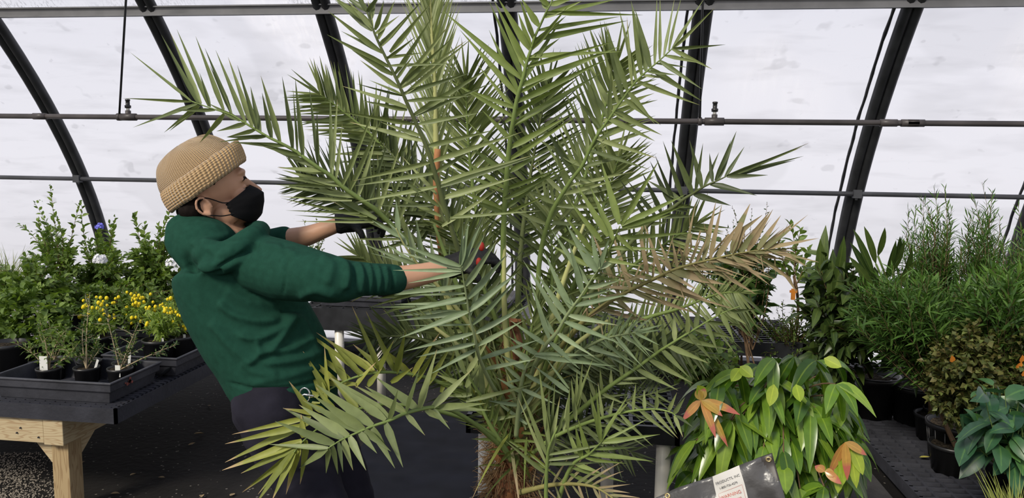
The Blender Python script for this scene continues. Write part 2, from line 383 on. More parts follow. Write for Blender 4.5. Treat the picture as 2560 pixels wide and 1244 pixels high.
def leafy(fol, st, p0, tip, nleaf, L, Wd, prof, a0=50, grav=.15, start=.3, sr=.004, fold=.35, bend=.1, up=.3, seg=3, leafL=None, jit=.35, m=0, bow=.15, spur=0.):
    """one branch from p0 to tip with leaves along it"""
    mid = (p0+tip)/2 + Vector((R(-1, 1), R(-1, 1), R(.0, 1)))*bow*(tip-p0).length
    c = curve(p0, mid, tip, 7)
    if st is not None: st.tube(c, [sr*(1-.75*i/7) for i in range(8)], 5, cap=False)
    ph = R(0, 6.28)
    for k in range(nleaf):
        t = start+(1-start)*(k+R(0, .8))/nleaf; f = min(t, .999)*7; i = int(f); b = c[i].lerp(c[i+1], f-i); T = (c[i+1]-c[i]).normalized()
        o1 = T.orthogonal().normalized(); o2 = T.cross(o1); ph += 2.4
        s = o1*math.cos(ph)+o2*math.sin(ph); a = math.radians(a0*(1.15-.5*t))
        d = (T*math.cos(a)+s*math.sin(a)+rdir()*jit+Vector((0, 0, up*.3))).normalized()
        if spur: b = b+s*R(0, spur)
        n = (Vector((0, 0, 1))*.8+rdir()*.6-d*.2)
        l = L*R(.65, 1.15)*(1-.35*max(0, t-.75)/.25)
        fol.blade(b, d, n, l, Wd*R(.8, 1.15)*(l/L)**.5, bend=bend, fold=fold, seg=seg, prof=prof, grav=grav, m=m)
def rin(e):
    """random point in a pixel ellipse (x0,x1,y0,y1) at depths Y0..Y1"""
    x0, x1, y0, y1, Y0, Y1 = e
    while True:
        a, b, c = R(-1, 1), R(-1, 1), R(-1, 1)
        if a*a+b*b+c*c < 1: break
    return P((x0+x1)/2+a*(x1-x0)/2, (y0+y1)/2+b*(y1-y0)/2, (Y0+Y1)/2+c*(Y1-Y0)/2)
def shrub(name, label, cat, base, r, h, ell, nbr, per, L, Wd, prof, leaf, stem='brown_stem', group=None, soil='soil', tips=(), zmin=None, pname='pot', ribs=False, stemr=.006, **kw):
    base = Vector(base); t = thing(name, label, cat, base, group)
    if r: pot(t, base, r, h, soil, pname, ribs)
    fol, st = MB(), MB(); root = base+Vector((0, 0, h*.85))
    pts = [rin(ell) for _ in range(nbr)]+[P(*q) for q in tips]
    cen = P((ell[0]+ell[1])/2, (ell[2]+ell[3])/2, (ell[4]+ell[5])/2)
    for k in range(3):
        q = root+Vector((R(-.3, .3)*r, R(-.3, .3)*r, 0)); st.tube(curve(q, (q+cen)/2+rdir()*.04, cen+rdir()*.08), [stemr*(1-.07*i) for i in range(9)], 6, cap=False)
    for p in pts:
        if zmin is not None: p.z = max(p.z, zmin)
        f = R(.25, .75); q = root.lerp(cen, f); q = q.lerp(p, R(.0, .35)); leafy(fol, st, q, p, per, L, Wd, prof, **kw)
    st.build('stems', M[stem], t); fol.build('foliage', M[leaf], t)
    return t
G = lambda *c: [(*x, 1) for x in c]
M['leaf_mid'] = leafmat('leaf_mid_green', G((.07,.12,.026), (.12,.19,.042), (.20,.28,.07)), rough=.5, trans=.3)
M['leaf_dark'] = leafmat('leaf_dark_green', G((.022,.05,.014), (.04,.08,.02), (.065,.12,.028)), rough=.4, trans=.2)
M['leaf_grey'] = leafmat('leaf_grey_green', G((.11,.15,.07), (.17,.21,.10), (.26,.29,.15)), rough=.6, trans=.3)
M['leaf_lime'] = leafmat('leaf_lime', G((.12,.20,.03), (.20,.29,.05), (.30,.38,.08)), rough=.5, trans=.3)
M['leaf_gloss'] = leafmat('leaf_glossy', G((.035,.085,.010), (.07,.15,.016), (.13,.24,.025), (.24,.36,.045)), rough=.24, spec=.6, trans=.22, vein=True)
M['leaf_orange'] = leafmat('leaf_young_orange', G((.42,.33,.05), (.52,.24,.08), (.50,.30,.07)), tip=(.50,.14,.10,1), tipstart=.7, rough=.25, spec=.6, trans=.2, vein=True)
M['leaf_young'] = leafmat('leaf_young_lime', G((.30,.42,.04), (.38,.46,.06)), rough=.3, spec=.5, trans=.3, vein=True)
M['leaf_rubber'] = leafmat('leaf_leathery', G((.022,.042,.011), (.042,.075,.017), (.08,.12,.028)), rough=.35, spec=.5, trans=.12, vein=True)
M['leaf_willow'] = leafmat('leaf_willowy', G((.04,.085,.022), (.07,.15,.03), (.12,.22,.045)), rough=.45, trans=.25)
M['leaf_vine'] = leafmat('leaf_vine_olive', G((.05,.062,.018), (.09,.115,.03), (.13,.11,.035), (.15,.19,.05)), rough=.5, trans=.2)
M['leaf_broad'] = leafmat('leaf_broad_dark', G((.02,.065,.035), (.035,.10,.045), (.08,.19,.05)), rough=.33, spec=.5, trans=.15, vein=True)
M['leaf_grassy'] = leafmat('leaf_yellow_grass', G((.26,.31,.08), (.36,.38,.11)), rough=.5, trans=.2)
M['leaf_strawgrass'] = leafmat('leaf_straw_grass', G((.22,.26,.13), (.32,.34,.19), (.15,.20,.09)), rough=.6, trans=.3)
M['yellow'] = mat('petal_yellow', (.80,.62,.02,1), .7, var=.15, vscale=40)
M['white_petal'] = mat('petal_white', (.80,.80,.84,1), .7)
M['blue_petal'] = mat('petal_blue', (.20,.20,.72,1), .7, var=.15)
M['lilac_petal'] = mat('petal_lilac', (.50,.42,.55,1), .7, var=.2)
def flower_cluster(parent, c, r, n, m, name='flower_head'):
    mb = MB()
    for _ in range(n):
        d = rdir(); d.z = abs(d.z)*.9-.2; d.y = -abs(d.y) if R(0, 1) < .7 else d.y; d.normalize(); b = Vector(c)+d*r*R(.7, 1)
        o1 = d.orthogonal().normalized(); o2 = d.cross(o1)
        for k in range(5):
            a = k*1.2566; mb.blade(b, (o1*math.cos(a)+o2*math.sin(a)+d*.3), d, r*.34, r*.22, fold=.1, seg=2, prof=OVAL)
    return mb.build(name, m, parent)

ZB = .566     # top of the left bench
# --- left bench: timber frame under black grating panels
M['timber'] = mat('pine_timber', (.52,.42,.26,1), .75, .2)
def timber_nodes(m, dark=(.30,.17,.08,1)):
    t = m.node_tree; L = t.links.new; b = t.nodes['Principled BSDF']; tc = t.nodes.new('ShaderNodeTexCoord')
    mp_ = t.nodes.new('ShaderNodeMapping'); mp_.inputs['Scale'].default_value = (1.2, 1.2, 9); L(tc.outputs['Object'], mp_.inputs[0])
    n = t.nodes.new('ShaderNodeTexNoise'); n.inputs['Scale'].default_value = 2.6; n.inputs['Detail'].default_value = 2; L(mp_.outputs[0], n.inputs['Vector'])
    wv = t.nodes.new('ShaderNodeMath'); wv.operation = 'MULTIPLY'; L(n.outputs[0], wv.inputs[0]); wv.inputs[1].default_value = 60
    s = t.nodes.new('ShaderNodeMath'); s.operation = 'SINE'; L(wv.outputs[0], s.inputs[0])
    r = t.nodes.new('ShaderNodeMapRange'); r.inputs[1].default_value = .1; r.inputs[2].default_value = 1; L(s.outputs[0], r.inputs[0]); r.inputs[4].default_value = .5
    x = t.nodes.new('ShaderNodeMix'); x.data_type = 'RGBA'; L(r.outputs[0], x.inputs[0]); x.inputs[6].default_value = b.inputs['Base Color'].default_value; x.inputs[7].default_value = dark
    L(x.outputs[2], b.inputs['Base Color'])
timber_nodes(M['timber'])
M['timber_v'] = mat('pine_post', (.42,.31,.17,1), .8, .2)
timber_nodes(M['timber_v'], (.20,.11,.05,1)); M['timber_v'].node_tree.nodes['Mapping'].inputs['Scale'].default_value = (9, 9, 1.0)
bx0, bx1, by0, by1 = -4.6, -2.19, 3.0, 5.55
t = thing('potting_bench', 'timber framed potting bench with black grating top on the left', 'bench', (-3.4, 4.2, 0))
def beam(name, a, b, m='timber', parent=None):
    o = MB(); o.box(a, b); q = o.build(name, M[m], parent, smooth=False)
    bv = q.modifiers.new('bevel', 'BEVEL'); bv.width = .004; bv.segments = 2; return q
fb = beam('front_beam', (-4.5, 3.02, .372), (-2.575, 3.058, .4935), parent=t)
for x, z in ((-2.69, .44), (-2.71, .415), (-2.60, .40)):
    o = MB(); o.tube([(x, 3.021, z), (x, 3.014, z)], .004, 6); o.build('nail', M['rib'], fb)
beam('side_beam', (-2.572, 3.015, .366), (-2.472, 5.2, .4935), parent=t)
for x, y in ((-2.575, 3.062), (-4.4, 3.062), (-2.575, 5.1), (-4.4, 5.1)): beam('leg', (x, y, 0), (x+.088, y+.09, .366), 'timber_v', t)
for s in (0, 1):
    o = MB()
    if s == 0: pts = [(-2.672, .372), (-2.575, .372), (-2.575, .26), (-2.582, .26)]; o.v = [Vector((a, y, b)) for y in (3.07, 3.108) for a, b in pts]
    else: pts = [(3.285, .366), (3.152, .366), (3.152, .27), (3.165, .27)]; o.v = [Vector((xx, a, b)) for xx in (-2.54, -2.502) for a, b in pts]
    for q in ((0,1,2,3),(7,6,5,4),(0,4,5,1),(1,5,6,2),(2,6,7,3),(3,7,4,0)): o.face(list(q))
    o.build('corner_brace', M['timber'], t, smooth=False)
def grate(x0, x1, y0, y1, z0, z1, cell=.05, bar=.009, skirt=.012, slots=True, m='bench_plastic'):
    o = MB()
    o.box((x0, y0, z0), (x1, y0+skirt, z1)); o.box((x0, y1-skirt, z0), (x1, y1, z1)); o.box((x0, y0, z0), (x0+skirt, y1, z1)); o.box((x1-skirt, y0, z0), (x1, y1, z1))
    n = int((y1-y0)/cell)
    for i in range(1, n): y = y0+(y1-y0)*i/n; o.box((x0+.004, y-bar/2, z1-.02), (x1-.004, y+bar/2, z1))
    n = int((x1-x0)/(cell*(1.0 if not slots else 1.5)))
    for i in range(1, n): x = x0+(x1-x0)*i/n; o.box((x-bar*.7, y0+.004, z1-.025), (x+bar*.7, y1-.004, z1-.001))
    return o
for a, b in ((3.0, 4.26), (4.27, 5.55)): grate(bx0, bx1, a, b, .494, ZB, .034, .020).build('grating_top', M['bench_plastic'], t, smooth=False)

def tray(name, label, x0, x1, y0, y1, z0, h, fl=.02, group='black nursery trays on the left bench'):
    t = thing(name, label, 'tray', ((x0+x1)/2, (y0+y1)/2, z0), group)
    o = MB(); w_ = .006
    def ring(i, z): return [Vector((x0+i, y0+i, z)), Vector((x1-i, y0+i, z)), Vector((x1-i, y1-i, z)), Vector((x0+i, y1-i, z))]
    prof = [(fl+.012, 0), (fl, h*.55), (fl*.45, h*.56), (fl*.3, h*.90), (0, h*.91), (0, h), (.014, h), (.016, h*.93), (fl+w_, h*.5), (fl+.02, .006)]
    for i, z in prof: o.v += ring(i, z0+z)
    for k in range(len(prof)-1):
        for j in range(4): o.face([k*4+j, k*4+(j+1) % 4, k*4+4+(j+1) % 4, k*4+4+j])
    o.face([3, 2, 1, 0]); b = (len(prof)-1)*4; o.face([b, b+1, b+2, b+3])
    q = o.build('tray_shell', M['tray_plastic'], t, smooth=False); bv = q.modifiers.new('bevel', 'BEVEL'); bv.width = .003; bv.segments = 2
    return t
t1 = tray('nursery_tray', 'long black tray of seedling pots at the near end of the left bench', -2.86, -2.235, 3.035, 3.43, ZB, .105)
o = MB(); xr = -2.2345
M['red_smudge'] = mat('faded_red_stamp', (.22,.06,.045,1), .7, var=.6, vscale=60)
for k in range(9):
    y = 3.17+R(-.035, .035); z = ZB+.075+R(-.012, .012); s = R(.006, .013); n0 = len(o.v)
    o.v += [Vector((xr-.004, y+math.cos(a)*s*R(.6, 1.2), z+math.sin(a)*s*.8)) for a in [j*1.047 for j in range(6)]]; o.face([n0+j for j in range(6)])
o.build('red_stamp', M['red_smudge'], t1)
tray('nursery_tray', 'black tray with empty middle behind the near seedling tray', -2.62, -2.19, 3.49, 3.98, ZB, .105)
tray('nursery_tray', 'black tray of yellow flowering pots deeper on the left bench', -2.95, -2.25, 4.05, 4.55, ZB, .10)

def plant_tag(parent, c, w_=.018, h=.05, lean=.1, rot=0.0):
    o = MB(); mt = Matrix.Translation(c) @ Matrix.Rotation(rot, 4, 'Z') @ Matrix.Rotation(lean, 4, 'Y')
    o.box((-w_/2, -.0008, -.03), (w_/2, .0008, h), mat=mt); return o.build('plant_tag', M['white_tag'], parent, smooth=False)
# seedlings in the near tray
seed = [((122, 921), .055, [(60, 860), (100, 800), (170, 820), (190, 870)], 'left'),
        ((216, 919), .057, [(214, 790), (225, 730), (190, 860), (260, 860)], 'middle'),
        ((300, 921), .057, [(262, 770), (350, 800), (330, 870), (440, 862)], 'right')]
for (px, py), r, tips, w_ in seed:
    c = Pz(px, py, ZB+.105); c.z = ZB+.012
    t = thing('potted_seedling', {'left': 'leafy seedling with large white tag, left pot in the front row of the near tray',
        'middle': 'tall thin pale stemmed seedling, middle pot in the front row of the near tray', 'right': 'crooked twiggy seedling with white tag, right pot in the front row of the near tray'}[w_], 'seedling', c, 'seedlings in the near tray')
    pot(t, c, r, .10); fol, st = MB(), MB(); root = c+Vector((0, 0, .088))
    for q in tips:
        p = P(q[0], q[1], c.y+R(-.05, .08)); L_ = .026 if w_ != 'left' else .036
        leafy(fol, st, root, p, 34, L_, L_*.42, OVAL, a0=60, start=.15, sr=.0038, fold=.2, bow=.12, jit=.5, seg=2)
        for k in range(4):
            b = root.lerp(p, R(.4, .9)); leafy(fol, st, b, b+Vector((R(-.1, .1), R(-.06, .06), R(.0, .07))), 9, L_, L_*.42, OVAL, start=.1, sr=.0018, seg=2, jit=.5)
    st.build('stems', M['pale_stem'], t); fol.build('foliage', M['leaf_mid' if w_ == 'left' else 'leaf_dark'], t)
    if w_ == 'left': plant_tag(t, c+Vector((-.01, -.02, .105)), .042, .055, .0)
    if w_ == 'middle': plant_tag(t, c+Vector((.05, 0, .10)), .012, .04, .35)
    if w_ == 'right': plant_tag(t, c+Vector((.02, -.045, .095)), .026, .028, .0)
for px, py, lab in ((150, 893, 'small seedling in a pot half hidden behind the tagged left pot'), (262, 888, 'small seedling in a pot behind the middle pot of the near tray'), (345, 893, 'small seedling pot with a thin white tag in the back corner of the near tray')):
    c = Pz(px, py, ZB+.105); c.z = ZB+.012; c.y = min(c.y, 3.36); c.x = min(c.x, -2.33)
    t = thing('potted_seedling', lab, 'seedling', c, 'seedlings in the near tray'); pot(t, c, .055, .10); fol, st = MB(), MB(); root = c+Vector((0, 0, .088))
    for k in range(5):
        leafy(fol, st, root, root+Vector((R(-.1, .1), R(-.08, .08), R(.08, .22))), 24, .026, .011, OVAL, start=.2, sr=.003, seg=2, jit=.5)
    st.build('stems', M['pale_stem'], t); fol.build('foliage', M['leaf_mid'], t)
    if px == 345: plant_tag(t, c+Vector((.03, 0, .105)), .014, .045, .1)
# printed sheet lying on the grating
t = MB(); q = Pz(395, 945, ZB+.004); t.v = [Pz(388, 948, ZB+.004), Pz(440, 915, ZB+.004), Pz(462, 905, ZB+.055), Pz(415, 922, ZB+.05)]
t.face([0, 1, 2, 3]); o = t.build('plant_label_card', M['black_plastic']); sm = o.modifiers.new('s', 'SOLIDIFY'); sm.thickness = .0015
tag(o, 'thin dark label card with a pale edge leaning between the two trays', 'card')
o.data.materials.append(M['white_tag'])
# yellow button flowers
def yellow_plant(px, py, Y, lab, ell, n, tagw=True):
    c = P(px, py, Y); c.z = ZB+.015
    t = shrub('flowering_plant', lab, 'plant', c, .085, .13, ell, 30, 16, .045, .014, OVAL, 'leaf_lime', 'green_stem', 'yellow button flowered plants', start=.2, a0=55, sr=.0025, stemr=.003, jit=.5)
    root = c+Vector((0, 0, .12))
    for _ in range(n):
        p = rin((ell[0], ell[1], ell[2]-16, ell[3]-20, ell[4]-.04, ell[5])); b = root.lerp(p, .6); st = MB(); st.tube([b, b.lerp(p, .5)+rdir()*.01, p], .0016, 4)
        sk = st.build('flower_stalk', M['green_stem'], t); fl = MB(); s_ = R(.75, 1.1); fl.ball(p, .0098*s_, .0098*s_, .012*s_, 8, 6); fl.build('flower_button', M['yellow'], sk)
    plant_tag(t, c+Vector((.055, -.05, .125)), .014, .022, 0)
yellow_plant(240, 860, 3.72, 'yellow button flowered plant nearest the tall blue flowered shrub', (190, 300, 745, 840, 3.6, 4.0), 30)
yellow_plant(352, 850, 4.15, 'yellow button flowered plant in the wide pot, densest of the yellow ones', (270, 420, 735, 830, 3.9, 4.3), 60)
yellow_plant(398, 885, 3.72, 'yellow button flowered plant in a shallow pot in front of the others', (345, 450, 770, 850, 3.6, 3.9), 14)
yellow_plant(452, 868, 3.82, 'tall yellow button flowered plant close beside the green hoodie', (400, 500, 730, 850, 3.7, 4.1), 42)
# tall shrubs on the bench
def on_bench(px, Y): c = P(px, 800, Y); c.z = ZB; return c
kw = dict(start=.25, sr=.003, jit=.45, seg=3)
s = shrub('tall_shrub', 'airy shrub with one long arching sprig reaching over the left bench', 'shrub', on_bench(170, 4.75), .11, .17, (60, 225, 550, 800, 4.5, 5.1), 85, 22, .06, .026, OVAL, 'leaf_mid', group='shrubs at the back of the left bench',
    tips=[(125, 462, 4.7), (85, 505, 4.7), (95, 550, 4.7), (140, 540, 4.7), (48, 560, 4.9), (200, 505, 4.8)], **kw)
flower_cluster(s, P(98, 506, 4.7), .02, 14, M['leaf_lime'], 'seed_spike')
s = shrub('tall_shrub', 'shrub with a blue flower head and a white one beside the left hoop', 'shrub', on_bench(250, 4.9), .11, .17, (175, 335, 570, 820, 4.6, 5.2), 95, 22, .062, .027, OVAL, 'leaf_mid', group='shrubs at the back of the left bench',
    tips=[(205, 515, 4.8), (288, 540, 4.8), (275, 555, 4.9)], **kw)
flower_cluster(s, P(250, 567, 4.6), .03, 30, M['blue_petal'], 'blue_flower_head'); flower_cluster(s, P(252, 650, 4.45), .047, 46, M['white_petal'], 'white_flower_head')
s = shrub('tall_shrub', 'dense dark shrub on the bench just behind the green hoodie', 'shrub', on_bench(385, 4.9), .11, .17, (290, 480, 580, 810, 4.5, 5.2), 130, 22, .066, .032, OVAL, 'leaf_mid', group='shrubs at the back of the left bench',
    tips=[(338, 535, 4.8), (362, 560, 4.8), (398, 560, 4.8), (425, 530, 4.8), (440, 555, 4.8)], **kw)
flower_cluster(s, P(432, 660, 4.6), .05, 26, M['white_petal'], 'white_flower_head')
s = shrub('tall_shrub', 'leafy shrub with pale flowers in the middle of the bench plants', 'shrub', on_bench(70, 4.4), .11, .17, (-60, 210, 620, 860, 4.0, 4.7), 150, 20, .066, .036, OVAL, 'leaf_mid', group='shrubs at the back of the left bench', **kw)
for q in ((110, 665, 4.2), (118, 692, 4.1), (150, 770, 4.0)): flower_cluster(s, P(*q), .022, 14, M['white_petal'])
s = shrub('tall_shrub', 'low filler shrub of fine dull leaves between the yellow flowers and the tall shrubs', 'shrub', on_bench(210, 4.35), .10, .14, (130, 480, 690, 820, 4.1, 4.6), 120, 18, .055, .026, OVAL, 'leaf_mid', group='shrubs at the back of the left bench', **kw)
s = shrub('lantana_plant', 'bushy lantana with lilac flower dots at the near left edge', 'plant', on_bench(60, 3.75), .10, .15, (-80, 190, 690, 905, 3.5, 4.0), 130, 18, .055, .038, OVAL, 'leaf_mid', 'green_stem', tips=[(165, 800, 3.6), (180, 760, 3.7)], **kw)
for _ in range(26): flower_cluster(s, rin((-20, 170, 740, 860, 3.42, 3.7)), .009, 5, M['lilac_petal'])
s = shrub('lantana_plant', 'lighter round leaved bush spilling behind the near seedling tray', 'plant', on_bench(130, 3.62), .09, .13, (10, 230, 790, 915, 3.5, 3.8), 75, 16, .048, .032, OVAL, 'leaf_mid', 'green_stem', **kw)
for _ in range(8): flower_cluster(s, rin((60, 180, 800, 880, 3.42, 3.55)), .008, 5, M['lilac_petal'])
t = thing('ornamental_grass', 'tuft of pale straw green grass at the far left edge', 'grass', on_bench(20, 4.6)); pot(t, t.location, .11, .17); g = MB()
for _ in range(420):
    b = t.location+Vector((R(-.07, .07), R(-.07, .07), .15)); p = P(R(-130, 125), R(560, 760), R(4.3, 4.9)); d = p-b
    g.blade(b, d+Vector((0, 0, d.length*.25)), Vector((R(-1, 1), -1, R(-.3, .3))), d.length, .006, fold=.2, seg=5, prof=NEEDLE, grav=R(.2, .45))
g.build('grass_blades', M['leaf_strawgrass'], t)
t = thing('nursery_pot', 'large plain black pot at the left picture edge behind the near tray', 'pot', Pz(-25, 945, ZB)+Vector((0, .12, 0))); pot(t, t.location, .10, .16)

# ------------------------------------------------------------------ benches behind the palm
def pvc_bench(name, label, x0, x1, y0, y1, z1, legs, skirt=.076):
    t = thing(name, label, 'bench', ((x0+x1)/2, (y0+y1)/2, 0), 'black benches on white plastic legs')
    grate(x0, x1, y0, y1, z1-skirt, z1, .06, .012, .02).build('grating_top', M['black_plastic'], t, smooth=False)
    o = MB(); o.box((x0+.02, y0+.02, z1-.024), (x1-.02, y1-.02, z1-.014)); o.build('top_panel', M['black_plastic'], t, smooth=False)
    for x, y in legs:
        o = MB(); o.tube([(x, y, 0), (x, y, z1-.03)], .031, 20); o.build('leg', M['pvc'], t)
    return t
pvc_bench('slatted_bench', 'low black bench on white plastic legs behind the palm base', -.575, .317, 3.0, 3.55, .633, [(-.50, 3.06), (.257, 3.045), (.03, 3.44), (-.50, 3.49)])
pvc_bench('slatted_bench', 'low black bench on white plastic legs far behind the green hoodie', -2.05, -.55, 4.7, 5.45, .715, [(-1.79, 4.75), (-1.56, 4.95), (-.62, 4.75), (-.62, 5.4)], .15)
pvc_bench('slatted_bench', 'low black bench on white legs deep behind the palm near the film wall', -.35, 1.25, 4.75, 5.5, .60, [(-.28, 4.8), (1.15, 4.8), (1.15, 5.4), (-.28, 5.4)], .09)
tray('nursery_tray', 'black tray with a small pale leaved plant on the far bench behind the hoodie', -1.95, -1.35, 4.75, 5.2, .715, .08, group='trays on the far bench')
tray('nursery_tray', 'black tray half hidden by fronds on the far bench behind the hoodie', -1.3, -.62, 4.75, 5.2, .715, .08, group='trays on the far bench')
c = P(872, 770, 4.9); c.z = .727
shrub('small_plant', 'small pale green plant in the tray on the far bench', 'plant', c, .05, .07, (850, 905, 725, 758, 4.8, 5.0), 12, 10, .05, .03, OVAL, 'leaf_grey', 'green_stem', **kw)
c = P(965, 770, 4.9); c.z = .727
shrub('small_plant', 'small dark leafy plant beside the palm on the far bench', 'plant', c, .06, .09, (920, 1010, 735, 790, 4.8, 5.0), 18, 10, .05, .025, OVAL, 'leaf_dark', 'green_stem', **kw)
c = P(790, 700, 5.1); c.z = .715
shrub('small_plant', 'tall wispy plant seen under the bare forearm', 'plant', c, .06, .1, (745, 830, 565, 700, 5.0, 5.2), 16, 14, .035, .015, OVAL, 'leaf_grey', 'green_stem', tips=[(760, 550, 5.1), (790, 545, 5.1)], **kw)
# wrinkled ground cloth behind the man's legs, bluish sheen painted in as navy
M['navy'] = mat('navy_sheen_cloth', (.006,.007,.012,1), .75, .2, var=.35, vscale=6)
o = MB(); n = 44
for i in range(n+1):
    for j in range(n+1):
        a = Vector((-1.42+.92*i/n, 2.75+2.0*j/n, 0)); z = .012+.012*abs(noise.noise(Vector((a.x*2, a.y*9, 0))))+.006*noise.noise(Vector((a.x*9, a.y*20, 3)))
        o.v.append(Vector((a.x, a.y, max(.003, z))))
for i in range(n):
    for j in range(n): a = i*(n+1)+j; o.face([a, a+n+1, a+n+2, a+1])
tag(o.build('sheen_cloth', M['navy']), 'wrinkled ground cloth between the man and the palm, bluish sheen painted into its colour', 'sheet')

# ------------------------------------------------------------------ right side
for k, (y0, y1, x0, lab) in enumerate(((3.05, 4.72, 1.555, 'low black grating platform nearest on the right floor'), (4.75, 5.7, 1.60, 'low black grating platform at the foot of the film wall'))):
    t = thing('grating_platform', lab, 'platform', (2.8, (y0+y1)/2, 0), 'black grating platforms on the floor')
    grate(x0, 4.4, y0, y1, .03, .10, .06, .011, .022).build('grating_top', M['tray_plastic'], t, smooth=False)
    o = MB()
    for x in (x0+.05, 2.9, 4.3):
        for y in (y0+.05, y1-.05): o.box((x-.03, y-.03, 0), (x+.03, y+.03, .04))
    o.build('feet', M['black_plastic'], t, smooth=False)
M['walk'] = mat('grey_walkway', (.07,.066,.066,1), .85, .2, var=.4, vscale=5, bump=.3)
o = MB(); o.box((.75, 2.0, 0), (1.5, 5.95, .012)); struct(o.build('trim_60', M['walk'], smooth=False))
ZG = .10
c = P(2175, 985, 5.0); c.z = ZG
def upright(t, fol, st, px, py, Y, n, L, W, spread, lean=0):
    """whorl of tall strap leaves standing up from one point"""
    b = P(px, py, Y)
    for k in range(n):
        a = R(0, 6.28); s = R(.05, spread); d = Vector((math.cos(a)*s+lean, math.sin(a)*s, 1))
        fol.blade(b+Vector((0, 0, -R(0, .1))), d, Vector((R(-.6, .6), -1, .2)), L*R(.7, 1.1), W*R(.85, 1.1), fold=.25, seg=6, prof=STRAP, bend=R(-.05, .15))
    return b
t = thing('rubber_plant', 'dark rubber plant with upright leathery leaves beside the right hoop', 'plant', c); pot(t, c, .17, .27)
fol, st = MB(), MB(); root = c+Vector((0, 0, .24))
for q in ((2052, 720, 4.7, 4, .40, .075, .12), (2085, 740, 4.6, 5, .38, .075, .14), (2108, 745, 4.7, 5, .33, .07, .16), (2035, 760, 4.8, 5, .22, .07, .7)):
    b = upright(t, fol, st, *q[:2], q[2], q[3], q[4], q[5], q[6]); st.tube(curve(root, (root+b)/2+Vector((0, 0, .1)), b), .010, 6)
for _ in range(95):
    p = rin((1985, 2190, 620, 960, 4.3, 5.2)); leafy(fol, st, root.lerp(p, R(.4, .7)), p, 8, .15, .062, OVAL, start=.4, a0=65, grav=.25, sr=.005, jit=.4)
st.build('stems', M['brown_stem'], t); fol.build('foliage', M['leaf_rubber'], t)
c2 = P(2290, 1000, 4.9); c2.z = ZG
t = thing('strap_leaf_plant', 'plant with long arching strap leaves right of the right hoop', 'plant', c2); pot(t, c2, .15, .24)
fol, st = MB(), MB(); root = c2+Vector((0, 0, .22))
for bx, by, tx, ty in ((2185, 690, 2133, 572), (2190, 660, 2160, 565), (2195, 640, 2212, 568), (2180, 700, 2125, 605), (2185, 720, 2122, 640), (2185, 740, 2150, 690), (2230, 680, 2262, 600), (2215, 700, 2240, 600), (2225, 730, 2290, 650), (2240, 660, 2250, 590), (2200, 760, 2180, 680), (2260, 700, 2280, 620)):
    b = P(bx, by, 4.5); p = P(tx, ty, 4.4); fol.blade(b, p-b, Vector((.3, -1, .2)), (p-b).length, .05, fold=.3, seg=6, prof=OVAL); st.tube(curve(root, (root+b)/2+Vector((0, 0, .1)), b), .006, 5)
for _ in range(80):
    p = rin((2110, 2360, 670, 930, 4.3, 5.0)); leafy(fol, st, root.lerp(p, R(.4, .7)), p, 7, .15, .05, OVAL, start=.4, a0=65, grav=.15, sr=.004, jit=.4)
st.build('stems', M['green_stem'], t); fol.build('foliage', M['leaf_rubber'], t)
kn = dict(start=.1, sr=.003, fold=.1, seg=2, jit=.35, grav=.1)
def wispy(lab, px, Y, ell, n, leaf='leaf_willow', L=.085, W=.009, per=34, tips=(), r=.11, h=.15, cat='shrub'):
    c = P(px, 1000, Y); c.z = ZG
    return shrub('willow_leaf_shrub', lab, cat, c, r, h, ell, n, per, L, W, NEEDLE, leaf, group='narrow leaved shrubs on the right', tips=tips, a0=50, stemr=.009, **kn)
wispy('tall feathery shrub, left of the pair rising past the low rail', 2340, 4.6, (2245, 2415, 490, 760, 4.4, 4.9), 100, tips=[(2335, 470, 4.6), (2300, 490, 4.6), (2360, 465, 4.5), (2270, 520, 4.6), (2380, 520, 4.6)])
wispy('tall feathery shrub, right of the pair rising past the low rail', 2440, 4.5, (2385, 2530, 500, 780, 4.3, 4.8), 100, tips=[(2455, 455, 4.5), (2430, 490, 4.5), (2480, 480, 4.5), (2500, 540, 4.5)])
wispy('green feathery shrub cut by the right picture edge', 2560, 4.2, (2480, 2680, 540, 830, 4.0, 4.6), 100, tips=[(2545, 510, 4.3)])
wispy('bright green willowy shrub spreading low over the platform', 2390, 4.1, (2090, 2440, 660, 890, 3.8, 4.5), 190, L=.11, W=.014, per=30)
wispy('fresh green willowy shrub leaning in at the right edge above the vine', 2540, 3.9, (2370, 2660, 650, 860, 3.6, 4.3), 150, L=.12, W=.017, per=26)
wispy('dark narrow leaved shrub filling the middle of the right group', 2360, 4.7, (2150, 2580, 620, 950, 4.4, 5.0), 190, 'leaf_dark', L=.10, W=.016, per=24)
c = Pz(2385, 1150, ZG)
s = shrub('vine_bush', 'olive brown small leaved vine bush in a wicker textured pot on the platform', 'plant', c, .15, .22, (2290, 2580, 780, 1080, 3.5, 4.2), 330, 24, .042, .034, OVAL, 'leaf_vine', soil='gravel', ribs=True, start=.1, sr=.002, jit=.7, grav=.2, seg=2)
plant_tag(s, c+Vector((-.09, -.08, .24)), .008, .04, 0)
c = P(2600, 1100, 4.1); c.z = ZG
s = shrub('vine_bush', 'reddish brown twiggy vine behind the broad dark leaves at the right edge', 'plant', c, .15, .2, (2420, 2680, 760, 1000, 3.6, 4.3), 170, 22, .040, .032, OVAL, 'leaf_vine', start=.1, sr=.0025, jit=.7, grav=.2, seg=2)
o = MB()
for q in ((2552, 905, 3.6), (2540, 920, 3.7), (2380, 905, 3.6), (2556, 940, 3.6)):
    b = P(*q); o.blade(b, Vector((R(-.3, .3), -.3, .6)), Vector((0, -1, 0)), .045, .03, seg=3, prof=OVAL)
M['orange'] = mat('orange_leaf', (.62,.22,.03,1), .6); o.build('orange_leaves', M['orange'], s)
c = P(2560, 1190, 3.15); c.z = ZG
